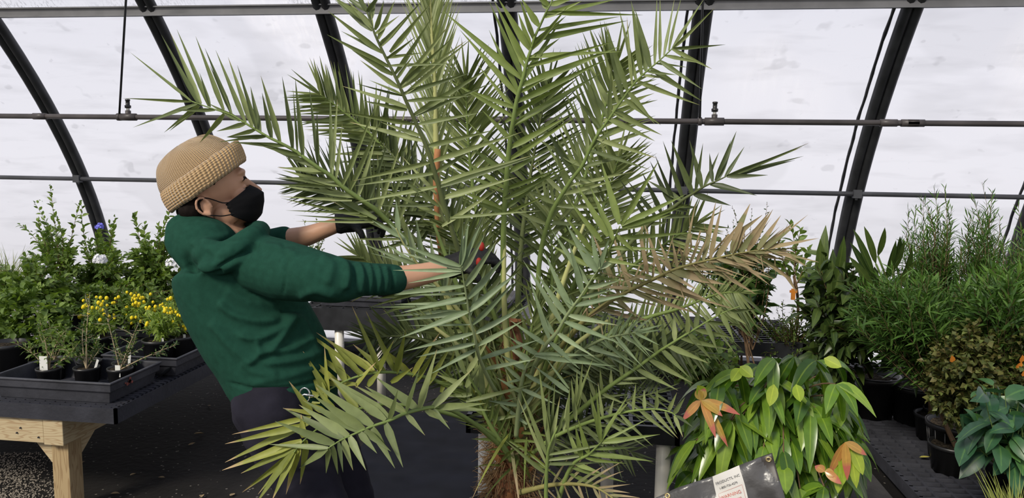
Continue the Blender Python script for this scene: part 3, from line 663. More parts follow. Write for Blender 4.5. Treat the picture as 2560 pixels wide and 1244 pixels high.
shrub('broad_leaf_plant', 'plant with broad glossy dark green leaves at the lower right edge', 'plant', c, .14, .2, (2425, 2620, 930, 1110, 3.0, 3.5), 26, 6, .135, .075, OVAL, 'leaf_broad', 'green_stem', start=.3, sr=.004, jit=.45, grav=.3, seg=5, fold=.15, bend=.2, a0=75, tips=[(2460, 975, 3.05), (2410, 1080, 3.1), (2440, 1060, 3.1)])
c = P(2530, 1225, 2.75); c.z = .05
t = thing('sedge_plant', 'yellow green spiky grass in a gravel topped pot at the bottom right corner', 'grass', c); pot(t, c, .17, .30, 'gravel')
g = MB(); root = c+Vector((.02, -.02, .27))
for _ in range(90):
    p = P(R(2425, 2660), R(1105, 1190), R(2.5, 2.9)); b = root+Vector((R(-.03, .05), R(-.03, .03), 0)); d = p-b
    g.blade(b, d+Vector((0, 0, .03)), Vector((0, -1, .2)), d.length*R(.7, 1.05), .006, fold=.3, seg=5, prof=NEEDLE, grav=.12)
g.build('grass_blades', M['leaf_grassy'], t); plant_tag(t, root+Vector((.05, -.04, .04)), .014, .04, .2)

# plants between palm and the right group
c = P(1900, 930, 4.6); c.z = .09
s = shrub('round_leaf_shrub', 'dark round leaved shrub behind the dry brown frond', 'shrub', c, .15, .25, (1720, 1945, 585, 760, 4.3, 5.0), 75, 10, .10, .05, OVAL, 'leaf_dark', start=.25, sr=.005, jit=.45, grav=.25, seg=3, a0=65)
c = P(1850, 930, 5.0); c.z = .09
shrub('tall_twig_plant', 'thin twiggy plant with tiny leaves poking above the dry frond', 'shrub', c, .11, .2, (1800, 1900, 530, 640, 4.9, 5.1), 10, 22, .03, .013, OVAL, 'leaf_dark', tips=[(1830, 515, 5.0), (1880, 520, 5.0), (1918, 505, 5.0), (1820, 560, 5.0), (1835, 600, 5.0)], start=.2, sr=.003, jit=.4, seg=2)
c = P(1990, 935, 4.9); c.z = .09
s = shrub('twiggy_shrub', 'pale twiggy shrub of tiny leaves in front of the bluish film', 'shrub', c, .13, .2, (1865, 2070, 740, 920, 4.6, 5.1), 90, 16, .034, .015, OVAL, 'leaf_mid', start=.2, sr=.0035, jit=.6, seg=2, stemr=.008)
c = P(1960, 940, 5.05); c.z = .09
t = thing('young_tree', 'slender young tree with a bare stem and an orange clip', 'tree', c); pot(t, c, .12, .2); fol, st = MB(), MB()
top = P(1985, 560, 4.9); st.tube(curve(c+Vector((0, 0, .2)), P(2015, 800, 4.95), P(1985, 690, 4.9)), .009, 6)
for q in ((1975, 560), (2005, 570), (1950, 600), (2020, 620), (1990, 640), (1940, 660), (2010, 680)): leafy(fol, st, P(1985, 720, 4.9), P(q[0], q[1], 4.9+R(-.1, .1)), 12, .09, .038, OVAL, sr=.004, start=.3)
st.build('stems', M['brown_stem'], t); fol.build('foliage', M['leaf_mid'], t)
o = MB(); b = P(1983, 735, 4.85); o.box((b.x-.012, b.y-.008, b.z-.035), (b.x+.012, b.y+.008, b.z+.035)); o.box((b.x-.022, b.y-.006, b.z+.01), (b.x+.022, b.y+.006, b.z+.025)); o.build('clip', M['orange'], t, smooth=False)
c = P(1800, 900, 4.3); c.z = .0
shrub('mixed_green_shrub', 'light green shrub half hidden behind the lower right fronds', 'shrub', c, .13, .25, (1600, 1880, 800, 960, 3.6, 4.4), 70, 12, .07, .035, OVAL, 'leaf_mid', start=.2, sr=.003, jit=.5, seg=3)

# cinnamon-like plant with glossy drooping leaves
c = P(1935, 1300, 2.95); c.z = 0
t = thing('glossy_leaf_shrub', 'big shrub of glossy drooping green leaves with orange new growth', 'shrub', c); pot(t, c, .17, .28)
fol, st, orf, yl = MB(), MB(), MB(), MB(); root = c+Vector((0, 0, .25)); top = P(1950, 1030, 2.9)
st.tube(curve(root, (root+top)/2, top), .011, 8)
def droop(mbx, b, n=1, L=.128, W=.052, ang=None):
    for _ in range(n):
        a = R(0, 6.28) if ang is None else ang+R(-.3, .3); d = Vector((math.cos(a)*.75, math.sin(a)*.75, R(-1.2, .1)))
        nn = Vector((math.cos(a)*.5, math.sin(a)*.5-.5, .9))
        mbx.blade(b, d, nn, L*R(.75, 1.15), W*R(.85, 1.15), fold=.22, seg=7, prof=OVAL, grav=R(.3, 1.0))
for k in range(150):
    p = rin((1700, 2150, 900, 1270, 2.6, 3.25)); q = top.lerp(p, R(.1, .4))+Vector((0, 0, .05)); cc = curve(q, (q+p)/2+Vector((0, 0, .08)), p, 6); st.tube(cc, .0028, 5, cap=False)
    for j in range(2, 7):
        droop(fol, cc[j], 2)
for q in ((1935, 895), (1985, 890), (2040, 900), (2080, 905), (1850, 930), (1800, 950), (1775, 960), (2090, 960), (2110, 1000), (1740, 1100), (1730, 1180), (2120, 1100), (1990, 1180), (2000, 1220), (2060, 1215), (1830, 1160), (1870, 1150), (1760, 1150)):
    p = P(*q, R(2.62, 2.85)); st.tube(curve(top, (top+p)/2+Vector((0, 0, .08)), p), .003, 5, cap=False); droop(fol, p, 5)
for b, tips in (((1752, 1000), [(1722, 1045), (1776, 1072), (1800, 1088), (1764, 968), (1832, 1035), (1738, 972), (1788, 1040)]), ((2112, 1105), [(2085, 1170), (2115, 1174), (2148, 1140)]), ((2062, 1178), [(2068, 1200), (2085, 1212), (2035, 1178)])):
    B = P(b[0], b[1], 2.6)
    for q in tips: T = P(q[0], q[1], 2.58+R(-.03, .03)); orf.blade(B, T-B+Vector((0, 0, .03)), Vector((R(-.4, .4), -1, .4)), (T-B).length*1.15, .031, fold=.2, seg=6, prof=OVAL, grav=.2)
for b, e_ in (((2125, 1110), (2140, 1210)), ((2130, 1115), (2155, 1180)), ((2110, 1115), (2110, 1200)), ((1760, 990), (1745, 965)), ((1935, 960), (1925, 1010)), ((1990, 960), (2000, 1000)), ((2100, 1150), (2095, 1225)), ((1850, 915), (1880, 940)), ((2060, 895), (2100, 915)), ((1850, 920), (1830, 950))):
    B = P(*b, 2.62); T = P(*e_, 2.6); yl.blade(B, T-B, Vector((0, -1, .4)), (T-B).length*1.1, .042, fold=.2, seg=6, prof=OVAL)
st.build('stems', M['brown_stem'], t); fol.build('foliage', M['leaf_gloss'], t); orf.build('orange_new_leaves', M['leaf_orange'], t); yl.build('lime_new_leaves', M['leaf_young'], t)

# folded dark vinyl cover leaning at the bottom
def vinyl_material():
    m = mat('grey_vinyl', (.062,.060,.060,1), .30, .6, var=.5, vscale=6, bump=1.0, bscale=11); return m
M['vinyl'] = vinyl_material(); M['vinyl_dark'] = mat('vinyl_patch', (.045,.038,.033,1), .45, .5); M['brass'] = mat('brass_eyelet', (.62,.50,.25,1), .35, .5, metal=.7)
M['label'] = mat('cover_label', (.62,.60,.56,1), .6, var=.05); M['ink_red'] = mat('red_ink', (.55,.16,.13,1), .7); M['ink_black'] = mat('black_ink', (.10,.10,.10,1), .7)
top_edge = [(1640, 1243), (1700, 1216), (1780, 1190), (1850, 1163), (1895, 1143), (1930, 1131)]
YV = 2.25
cov = thing('folded_vinyl_cover', 'folded dark grey vinyl cover with brass eyelet and warning label at the bottom', 'cover', P(1830, 1400, YV+.05))
o = MB(); nx, nz_ = 40, 26
def covp(u, v):
    f = u*(len(top_edge)-1); i = min(int(f), len(top_edge)-2); a = Vector(top_edge[i]).lerp(Vector(top_edge[i+1]), f-i)
    dwn = Vector((10+75*u, 260+40*u))
    q = a+dwn*v; p = P(q.x, q.y, YV-.10*v+.02*math.sin(u*9+v*3)*v+.012*noise.noise(Vector((u*6, v*6, 0)))); return p
for i in range(nx+1):
    for j in range(nz_+1): o.v.append(covp(i/nx, j/nz_))
for i in range(nx):
    for j in range(nz_):
        a = i*(nz_+1)+j; u_, v_ = (i+.5)/nx, (j+.5)/nz_
        o.face([a, a+1, a+nz_+2, a+nz_+1], None, 1 if (u_ > .80 and v_ < (u_-.80)*1.45*.9) else 0)
q = o.build('vinyl_sheet', [M['vinyl'], M['vinyl_dark']], cov); s_ = q.modifiers.new('s', 'SOLIDIFY'); s_.thickness = .006; s_.offset = 1
def covn(u, v):
    a = covp(u, v); b = covp(min(1, u+.02), v)-a; c_ = covp(u, v+.02)-a; n = b.cross(c_).normalized()
    return (n if n.y < 0 else -n), b.normalized()
def eyelet(px, py):
    best = min(((covp(i/60, j/60)-P(px, py, YV)).xz.length, i/60, j/60) for i in range(61) for j in range(20)); _, u, v = best
    p = covp(u, v); n, b = covn(u, v); mt = Matrix.Translation(p+n*.006) @ n.to_track_quat('Z', 'Y').to_matrix().to_4x4()
    k = MB(); k.lathe((0, 0, 0), [(.0045, 0), (.0045, .0025), (.0068, .0035), (.0092, .002), (.0092, 0)], 20); k.v = [mt @ x for x in k.v]; return k
for q in ((1921, 1148), (1672, 1240)): eyelet(*q).build('eyelet', M['brass'], cov)
o = MB(); hem = [covp(i/30, .03)+Vector((0, -.004, 0)) for i in range(31)]; o.tube(hem, .0022, 6); o.build('hem_cord', M['vinyl'], cov)
lu0, lu1 = .405, .60
o = MB()
for i in range(9):
    for j in range(13):
        u = lu0+(lu1-lu0)*i/8; v = .0+.62*j/12; n, _ = covn(u+.03*v, v); o.v.append(covp(u+.03*v, v)+n*.0075)
for i in range(8):
    for j in range(12): a = i*13+j; o.face([a, a+1, a+14, a+13])
lab = o.build('warning_label', M['label'], cov)
def cov_text(body, u, v, size, m, name):
    cu = bpy.data.curves.new(name, 'FONT'); cu.body = body; cu.size = size; cu.extrude = .0002; cu.align_x = 'CENTER'; cu.align_y = 'CENTER'; cu.space_line = 1.0
    tmp = bpy.data.objects.new(name, cu); C.objects.link(tmp); bpy.context.view_layer.update()
    me = bpy.data.meshes.new_from_object(tmp.evaluated_get(bpy.context.evaluated_depsgraph_get())); bpy.data.objects.remove(tmp)
    n, b = covn(u, v); zv = n; xv = b; yv = zv.cross(xv); p = covp(u, v)+n*.0088
    if yv.z < 0: yv = -yv
    mt = Matrix((xv, yv, zv)).transposed().to_4x4(); mt.translation = p; me.transform(mt); me.materials.clear(); me.materials.append(m)
    q = bpy.data.objects.new(name, me); C.objects.link(q); q.parent = lab; q.matrix_parent_inverse = Matrix.Translation(cov.location).inverted() if False else Matrix.Identity(4)
    q.matrix_parent_inverse = Matrix.Identity(4); q.location = -cov.location*0
    return q
TX = [('PRODUCTS, INC', .50, .075, .0105, 'ink_black'), ('1-800-726-4279', .50, .125, .009, 'ink_black'), ('WARNING', .505, .215, .0135, 'ink_red'),
      ('KEEP ALL FLAME AND', .505, .262, .0062, 'ink_red'), ('HEAT SOURCES AWAY', .507, .296, .0062, 'ink_red'), ('FROM THIS MATERIAL', .509, .33, .0062, 'ink_red')]
for b_, u, v, s_, m_ in TX: cov_text(b_, u, v, s_, M[m_], 'label_text')
o = MB()
fr = [(.428, .175), (.585, .155), (.598, .40), (.44, .42), (.428, .175)]
pts = []
for (a, b), (c_, d) in zip(fr[:-1], fr[1:]):
    for k in range(8): u = a+(c_-a)*k/8; v = b+(d-b)*k/8; n, _ = covn(u, v); pts.append(covp(u, v)+n*.0082)
pts.append(pts[0]); o.tube(pts, .0004, 4); o.build('label_frame', M['ink_red'], cov)
# ------------------------------------------------------------------ the date palm
pc = P(1285, 1200, 2.55)
palm = thing('date_palm', 'large grey green date palm filling the middle of the greenhouse', 'palm', (pc.x, 2.55, 0))
mb = MB(); pb = Vector((pc.x, 2.55, 0))
mb.lathe(pb, [(.17, 0), (.205, .38), (.215, .385), (.217, .43), (.20, .435), (.195, .38), (.10, .37)], 32); mb.build('pot', M['pot_dark'], palm)
mb = MB(); mb.lathe(pb, [(.20, .385), (.12, .40), (.02, .405)], 24); mb.build('soil', M['soil'], palm)
def catmull(pts, n):
    out = []; k = len(pts)-1
    for i in range(n+1):
        f = i/n*k; j = min(int(f), k-1); u = f-j
        p0 = pts[max(j-1, 0)]; p1 = pts[j]; p2 = pts[j+1]; p3 = pts[min(j+2, k)]
        out.append(.5*((2*p1)+(p2-p0)*u+(2*p0-5*p1+4*p2-p3)*u*u+(3*p1-p0-3*p2+p3)*u**3))
    return out
# trunk with fibre sheath
tp = [Vector((pb.x, 2.55, .36)), P(1275, 1200, 2.55), P(1280, 1080, 2.55), P(1285, 980, 2.56), P(1285, 880, 2.57), P(1283, 800, 2.58)]
q = catmull(tp, 30); mb = MB(); n0 = 0; seg = 26
for i, p in enumerate(q):
    r0 = .066*(1-.62*i/30)+.010*math.sin(i*1.3)
    for j in range(seg):
        a = 2*math.pi*j/seg; v = Vector((math.cos(a), math.sin(a), 0)); mb.v.append(p+v*r0*(1+.35*noise.noise(Vector((a*1.5, i*.35, 2)))))
for i in range(30):
    for j in range(seg): mb.face([i*seg+j, i*seg+(j+1) % seg, (i+1)*seg+(j+1) % seg, (i+1)*seg+j])
mb.build('trunk', M['fiber'], palm)
mb = MB()
for _ in range(1500):    # fibre strands round the crown base
    i = min(int(abs(random.gauss(0, 11))), 29); a = R(0, 6.28); r0 = .085*(1-.62*i/30)
    b = q[i]+Vector((math.cos(a)*r0, math.sin(a)*r0, 0)); d = Vector((math.cos(a)*R(.3, 1), math.sin(a)*R(.3, 1), R(-.8, .9))).normalized(); l = R(.02, .085)
    e_ = b+d*l+Vector((0, 0, -R(0, .05))); mb.tube([b, b.lerp(e_, .5)+rdir()*.012, e_], [.0019, .0014, .0005], 4, cap=False)
mb.build('trunk_fibre', M['fiber_tan'], palm)
mb = MB()
for k in range(22):     # old leaf base stubs
    i = 2+k; a = k*2.4; b = q[i]+Vector((math.cos(a)*.055, math.sin(a)*.055, -.03)); d = Vector((math.cos(a)*.7, math.sin(a)*.7, 1))
    mb.blade(b, d, Vector((math.cos(a), math.sin(a), -.4)), R(.10, .18), .055, fold=-.35, seg=4, prof=lambda t: 1-.75*t)
mb.build('leaf_bases', M['sheath'], palm)

def mix(a, b, t): return a+(b-a)*t
def frond(path, start, n, lens, aL, aR, ml='palm', mr='rachis', r0=10, wid=15, vee=.22, jit=7, tiplen=.62, name='frond', kink=0, facing=None, fold=.42, clump=0, sweep=None, lab=None, bend=.05):
    """one feather frond. path: (px, py, Y) knots; lens: leaflet length px (left, right) as seen; angles in degrees from the rib"""
    pts = [P(*k[:2], k[2]) for k in path]; N_ = 26; c = catmull(pts, N_)
    Ym = path[-1][2]; sc = Ym/F
    mb = MB(); mb.tube(c, [max(.0018, r0*sc*(1-.86*(i/N_)**.8)) for i in range(N_+1)], 7); ra = mb.build(name, M[mr], palm)
    if lab: ra['label'] = lab
    o = MB()
    for side, L0, (a0, a1) in ((-1, lens[0], aL), (1, lens[1], aR)):
        if not L0: continue
        for k in range(n):
            s = (k+.5*(side > 0)+R(-.18, .18))/n; s = min(max(s, 0), .995)
            if clump: s = min(.995, (math.floor(s*n/clump)*clump+.35*((s*n) % clump))/n)
            t = start+(1-start)*s; f = t*N_; i = min(int(f), N_-1); b = c[i].lerp(c[i+1], f-i); T = (c[i+1]-c[i]).normalized()
            cam_ = (Vector((0, 0, H))-b).normalized(); fc = cam_ if facing is None else (cam_+Vector(facing)).normalized()
            S = T.cross(fc); S.normalize(); S *= side; Nn = S.cross(T)*side; Nn = Nn if Nn.dot(cam_) > 0 else -Nn
            a = math.radians(mix(a0, a1, s)+R(-jit, jit)); oop = R(-vee, vee*1.6)
            d = (T*math.cos(a)+S*math.sin(a)+Nn*oop).normalized()
            env = mix(.62, 1, min(1, s/.25)) if s < .25 else mix(1, tiplen, max(0, (s-.55)/.45))
            L = L0*sc*env*R(.86, 1.1)
            nb = (Nn + S*R(-.3, .9) + rdir()*.25)
            W_ = wid*sc*R(.8, 1.15)*mix(1, .72, s)
            gr = R(0, .07)
            if kink and R(0, 1) < kink:
                l1 = L*R(.35, .6); o.blade(b, d, nb, l1*1.15, W_, fold=fold, seg=3, prof=lambda t: min(1, .4+3*t)*(1-.25*t)); e_ = b+d*l1*1.08
                d2 = (d+rdir()*.9+Vector((0, 0, -.7))).normalized(); o.blade(e_, d2, nb, L-l1, W_*.8, fold=fold, seg=3, prof=lambda t: 1-t*.95)
            else: o.blade(b, d, nb, L, W_, bend=R(-bend, bend*1.5), fold=fold, seg=5, grav=gr)
    # the last pair closes the frond
    T = (c[-1]-c[-2]).normalized()
    for k in (-1, 1):
        cam_ = (Vector((0, 0, H))-c[-1]).normalized(); S = T.cross(cam_)*k
        o.blade(c[-1], T+S*.09, cam_+S*.4, (lens[0] or lens[1])*sc*tiplen, wid*sc*.6, fold=fold, seg=5)
    o.build('leaflets', M[ml], ra); return ra
# behind
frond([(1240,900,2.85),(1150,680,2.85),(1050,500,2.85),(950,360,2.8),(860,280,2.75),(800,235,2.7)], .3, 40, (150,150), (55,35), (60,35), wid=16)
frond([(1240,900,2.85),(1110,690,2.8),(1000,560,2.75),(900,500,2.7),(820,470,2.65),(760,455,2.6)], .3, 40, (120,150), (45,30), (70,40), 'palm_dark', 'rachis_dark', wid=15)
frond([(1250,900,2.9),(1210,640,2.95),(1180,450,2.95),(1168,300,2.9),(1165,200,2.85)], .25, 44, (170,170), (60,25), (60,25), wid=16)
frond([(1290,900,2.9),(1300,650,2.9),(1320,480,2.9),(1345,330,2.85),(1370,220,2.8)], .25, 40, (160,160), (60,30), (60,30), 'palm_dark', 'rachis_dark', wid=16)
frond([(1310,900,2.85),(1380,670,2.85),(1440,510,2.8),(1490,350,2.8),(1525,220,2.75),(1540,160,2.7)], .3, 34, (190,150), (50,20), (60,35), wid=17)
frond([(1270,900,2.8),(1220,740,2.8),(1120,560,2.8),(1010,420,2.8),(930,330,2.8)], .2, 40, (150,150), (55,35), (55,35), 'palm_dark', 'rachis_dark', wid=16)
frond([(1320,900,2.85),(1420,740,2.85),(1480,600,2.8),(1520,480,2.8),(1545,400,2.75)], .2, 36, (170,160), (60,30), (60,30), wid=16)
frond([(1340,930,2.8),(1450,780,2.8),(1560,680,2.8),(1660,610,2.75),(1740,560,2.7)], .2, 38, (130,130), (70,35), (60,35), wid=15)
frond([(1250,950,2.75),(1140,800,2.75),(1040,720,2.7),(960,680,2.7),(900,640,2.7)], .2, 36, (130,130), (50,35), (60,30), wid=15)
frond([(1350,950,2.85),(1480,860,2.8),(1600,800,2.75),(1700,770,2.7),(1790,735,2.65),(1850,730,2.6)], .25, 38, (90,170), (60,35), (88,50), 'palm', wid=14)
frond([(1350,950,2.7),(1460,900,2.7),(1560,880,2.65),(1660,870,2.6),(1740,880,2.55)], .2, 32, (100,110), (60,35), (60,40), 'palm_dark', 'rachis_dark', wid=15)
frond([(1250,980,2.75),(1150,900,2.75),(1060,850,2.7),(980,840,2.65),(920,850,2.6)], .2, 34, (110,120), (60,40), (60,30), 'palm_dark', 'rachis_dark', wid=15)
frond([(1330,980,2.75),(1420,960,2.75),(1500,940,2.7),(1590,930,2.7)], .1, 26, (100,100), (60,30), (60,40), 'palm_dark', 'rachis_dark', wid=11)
# pale young frond
frond([(1130,800,2.65),(1103,600,2.62),(1092,400,2.6),(1086,200,2.6),(1078,60,2.6),(1074,-60,2.6)], .36, 60, (190,190), (24,16), (24,16), 'palm_pale', 'rachis_pale', r0=14, wid=9, jit=3, lab='pale yellow green young frond standing upright')
mb = MB(); q = catmull([P(1094, 372, 2.57), P(1090, 450, 2.57), P(1093, 560, 2.58), P(1100, 640, 2.6)], 10); mb.tube(q, [.011, .012, .012, .011, .011, .01, .009, .008, .007, .006, .004], 8); mb.build('dried_sheath', M['sheath'], palm)
# main fronds: every leaflet laid out singly, (x, y at the rib, x, y at the tip, width)
def xfrond(path, groups, ml, mr, r0=10, lab=None, spread=.05, fold=.55, wmul=.88, kinks=()):
    pts = [P(*k) for k in path]; N_ = 40; c = catmull(pts, N_); px = catmull([Vector((k[0], k[1], k[2])) for k in path], N_)
    sc = path[-1][2]/F
    mb = MB(); mb.tube(c, [max(.0018, r0*sc*(1-.84*(i/N_)**.9)) for i in range(N_+1)], 8); ra = mb.build('frond', M[mr], palm)
    if lab: ra['label'] = lab
    o = MB(); ki = 0
    for (ox, oy, k_, ls) in groups:
        for L in ls:
            bx, by, tx, ty = ox+L[0]/k_, oy+L[1]/k_, ox+L[2]/k_, oy+L[3]/k_; wd = L[4] if len(L) > 4 else 17
            i = min(range(N_+1), key=lambda q: (px[q].x-bx)**2+(px[q].y-by)**2); d_ = math.hypot(px[i].x-bx, px[i].y-by)
            Yb = px[i].z; B = P(bx, by, Yb) if d_ > 16 else P(bx, by, Yb).lerp(c[i], .6)
            if d_ > 16: B.y += 0; 
            T = P(tx, ty, Yb+R(-spread, spread*.6)); d = T-B; toc = (Vector((0, 0, H))-B).normalized()
            rr = (c[min(i+1, N_)]-c[max(i-1, 0)]).normalized(); S = rr.cross(toc); S = S if S.dot(d) > 0 else -S
            nb = (toc+S*R(-.5, .9)+rdir()*.25)
            n_ = nb-d.normalized()*nb.dot(d.normalized()); dn = d.normalized(); bd = R(-.03, .05)
            if ml == 'palm_dry' and R(0, 1) < .3:
                f = R(.45, .7); Mx = B+d*f; o.blade(B, d, nb, d.length*f*1.04, wd*sc*wmul, fold=.6, seg=4, prof=lambda t: min(1, .4+3*t)*(1-.3*t))
                o.blade(Mx, d+rdir()*d.length*.35+Vector((0, 0, -.03)), nb, d.length*(1-f), wd*sc*.75, fold=.7, seg=4, prof=lambda t: 1-t*.93)
            else: o.blade(B, d+n_.normalized()*bd*d.length, nb, d.length, wd*sc*wmul, bend=bd, fold=fold, seg=8)
    o.build('leaflets', M[ml], ra); return ra
# upright frond left of centre
xfrond([(1250,930,2.6),(1190,760,2.45),(1125,560,2.32),(1087,430,2.25),(1065,362,2.22),(1045,318,2.2),(1015,252,2.17),(990,195,2.14),(960,135,2.12),(937,85,2.1),(925,50,2.1),(908,5,2.1),(890,-60,2.08)],
 [(780,0,4,[(720,560,1130,525,13),(630,350,875,155,13),(665,425,830,305,13),(690,475,960,160,18),(750,590,1040,365,14),(780,520,1190,30,22),(700,470,1100,10,18),(780,655,1410,635,13),(835,780,1020,545,14),(830,760,1200,170,22),
  (875,865,1380,240,24),(890,850,1420,365,22),(905,935,1600,720,20),(900,900,1545,405,20),(930,970,1610,375,18),(940,1010,1650,950,17),(1000,1130,1820,650,24),(1040,1240,1710,1120,18),(1010,1150,1840,810,16),
  (600,320,230,0,24),(600,300,350,0,20),(560,240,180,-50,24),(690,520,160,110,26),(700,560,290,310,18),(760,670,150,345,24),(800,760,400,500,24),(860,880,480,600,22),(940,1065,300,860,22),(920,1110,500,1005,20),(1010,1220,240,1110,22),
  (880,960,570,800,12),(900,980,440,835,12),(650,300,720,0,20),(680,380,830,0,20),(610,300,560,0,14),(570,200,640,-60,20),(540,120,420,-80,22),(540,100,300,-60,22),(545,120,700,-90,20)]),
  (780,290,4,[(1110,250,380,60,24),(1190,455,390,650,22),(1215,590,430,695,20),(1220,730,440,860,20),(1230,890,630,895,14),(1070,190,690,60,20),(1140,285,1820,140,22),(1210,445,2110,155,24),(1260,660,2210,390,24),(1290,800,2050,610,28),
  (1250,560,1600,340,20),(1290,740,2290,380,20),(1310,1030,2290,945,15),(1300,1100,1900,700,20),(1250,780,900,400,18),(1270,900,820,560,20),(1290,1000,700,720,20),(1240,650,1000,180,18)])],
 'palm', 'rachis_dark', 9, 'tall upright frond left of centre')
# upright frond right of centre
xfrond([(1290,950,2.6),(1262,780,2.5),(1258,600,2.42),(1266,450,2.36),(1274,360,2.33),(1282,308,2.3),(1292,250,2.28),(1307,197,2.26),(1317,155,2.25),(1327,125,2.24),(1337,92,2.23),(1352,60,2.22),(1367,27,2.2),(1382,-3,2.2),(1410,-90,2.18)],
 [(780,0,4,[(2090,790,1310,110,28),(2040,960,1480,300,24),(2010,1150,1370,800,20),(2030,1060,1500,880,20),(2150,610,1820,0,30),(2170,500,1860,-20,30),(2110,760,1770,10,22),(2070,900,1770,300,22),(2230,380,2080,0,20),(2260,260,2090,-20,26),
  (2120,680,1920,250,20),(2340,90,2280,-30,20),(2220,400,2130,130,16),(2030,1100,1650,640,18),(2190,470,2060,120,22),(2360,60,2200,-80,20)]),
  (1180,0,4,[(750,120,1710,150,18),(740,150,1430,-5,24),(680,300,1480,165,18),(640,385,1560,205,24),(590,565,1490,515,20),(560,660,1430,410,20),(510,850,1490,460,30),(470,1020,1370,580,26),(450,1120,1150,700,22),(430,1235,1310,720,26),
  (800,45,1000,-10,20),(730,180,1100,10,22),(620,440,940,160,20),(560,600,880,380,20),(490,900,740,780,16),(520,820,900,180,22),(600,500,960,60,20)]),
  (1280,290,4,[(-20,310,560,0,26),(-20,430,660,-10,24),(-40,560,330,350,20),(-70,700,480,520,20),(-80,820,650,460,20),(-90,900,300,650,20),(-80,1000,360,780,18),(-70,60,300,-200,20)]),
  (780,290,4,[(2010,90,2420,-150,22),(1930,820,2400,600,24),(1940,600,1500,250,22),(1930,700,1450,400,22),(1920,800,1400,520,20),(1950,480,1560,60,22),(1980,250,1700,-60,22),(1910,900,1380,700,20),(1910,1000,1500,800,20)])],
 'palm_bright', 'rachis', 9, 'tall upright frond right of centre')
# open frond reaching up right
xfrond([(1350,950,2.62),(1345,760,2.58),(1350,640,2.54),(1375,540,2.5),(1402,490,2.48),(1430,447,2.46),(1455,415,2.44),(1475,372,2.42),(1495,335,2.4),(1520,300,2.38),(1555,250,2.36),(1587,207,2.34),(1620,175,2.32),(1650,150,2.31),(1682,120,2.3)],
 [(1180,0,4,[(1820,640,1850,-40,13),(1880,580,1880,-40,13),(1920,550,2025,-10,13),(1970,500,2095,-30,13),(2010,480,2320,-10,14),(2020,475,2425,80,15),(1770,670,1630,90,24),(1730,710,1590,10,26),(1690,740,1600,100,20),(1630,820,1470,90,18),
  (1600,830,1550,170,16),(1550,920,1320,210,22),(1500,980,1330,280,22),(1450,1030,1275,300,18),(1400,1110,1120,580,20),(1370,1200,1020,630,22),(1360,1210,1390,640,18),(1320,1270,1030,460,20),(1300,1300,950,850,16),
  (2010,485,2535,445,14),(2000,505,2400,690,16),(1950,545,2320,635,14),(1850,635,2160,675,11),(1880,610,2300,890,18),(1780,690,2300,1010,22),(1750,710,2050,750,12),(1730,750,1980,785,11),(1660,825,2280,1050,20),(1620,870,1850,790,12),
  (1570,935,1830,1240,20),(1520,995,1890,1250,20),(1430,1110,1700,1240,20)]),
  (1280,290,4,[(1000,-30,1500,190,22),(960,50,1430,250,24),(860,215,1450,420,20),(800,370,1380,535,18),(700,510,1250,370,18),(800,310,1080,90,20),(640,600,820,670,18),(580,690,1240,550,16),(760,420,740,0,16),(700,470,570,80,20),(680,480,650,210,14),
  (620,560,300,60,26),(660,480,240,220,22),(420,900,340,410,18),(400,1000,250,400,18),(380,1010,140,520,16),(500,800,1070,630,20),(440,900,980,920,18),(350,1050,800,1100,18),(560,680,420,300,22),(500,760,200,480,20),(330,1100,-60,900,20),(300,1200,700,1000,18),(420,860,60,700,20)])],
 'palm', 'rachis', 8, 'open frond reaching up to the right')
# long frond over the cap
xfrond([(1250,930,2.6),(1160,800,2.5),(1060,650,2.42),(957,540,2.32),(919,510,2.28),(860,469,2.24),(829,440,2.22),(802,423,2.2),(767,398,2.18),(736,376,2.17),(701,357,2.15),(670,342,2.14),(640,324,2.13),(609,305,2.12),(578,286,2.11),(532,272,2.1),(479,253,2.09)],
 [(300,0,2.591,[(455,655,65,338,14),(455,655,15,635,14),(500,660,268,225,18),(545,670,325,210,20),(580,680,368,190,20),(600,690,515,470,14),(665,690,490,235,20),(720,735,550,312,20),(735,740,580,420,14),(810,785,620,325,20),(870,820,700,370,22),(890,840,760,422,18),(905,850,845,560,22),(990,890,920,600,22),(1030,905,912,490,24),
  (1120,960,1050,495,24),(1190,1020,1135,510,24),(1150,990,1120,570,12),(1280,1065,1225,555,20),(1280,1070,1275,700,14),(1365,1140,1410,640,20),(1400,1150,1440,800,16),(1460,1200,1650,700,22),(1500,1230,1700,750,22),(1380,1140,1360,600,22),
  (490,675,85,825,18),(500,690,285,858,16),(520,700,320,848,16),(600,710,360,715,15),(770,780,575,670,20),(670,745,515,925,22),(810,795,625,850,20),(870,830,690,888,20),(955,880,690,888,22),(930,870,635,920,14),(1060,940,720,920,20),(1160,1000,850,920,24),
  (1290,1080,940,945,24),(1310,1110,1020,1085,22),(1400,1180,1030,1150,24),(1430,1210,1050,1100,24),(1420,1200,1000,1195,20)]),
  (340,300,2.592,[(1230,340,918,303,20),(1340,430,925,370,18),(1400,500,935,425,24),(1500,620,940,505,22),(1450,600,970,585,12),(1500,640,1030,615,12),(1540,660,1035,655,12),(1400,520,930,495,14),(1560,640,1020,340,26),(1620,700,1200,470,26),(1700,740,1260,520,24),(1430,520,1560,100,20),(1480,560,1640,120,20),(1560,620,1720,140,20),
   (1520,560,1500,120,18),(1600,650,1790,180,20),(1680,700,1860,260,20),(1640,640,1560,260,18),(1720,760,1360,770,14),(1760,800,1520,850,18),(1780,780,1640,360,20)])],
 'palm', 'rachis', 9, 'long frond arching left over the knit cap')
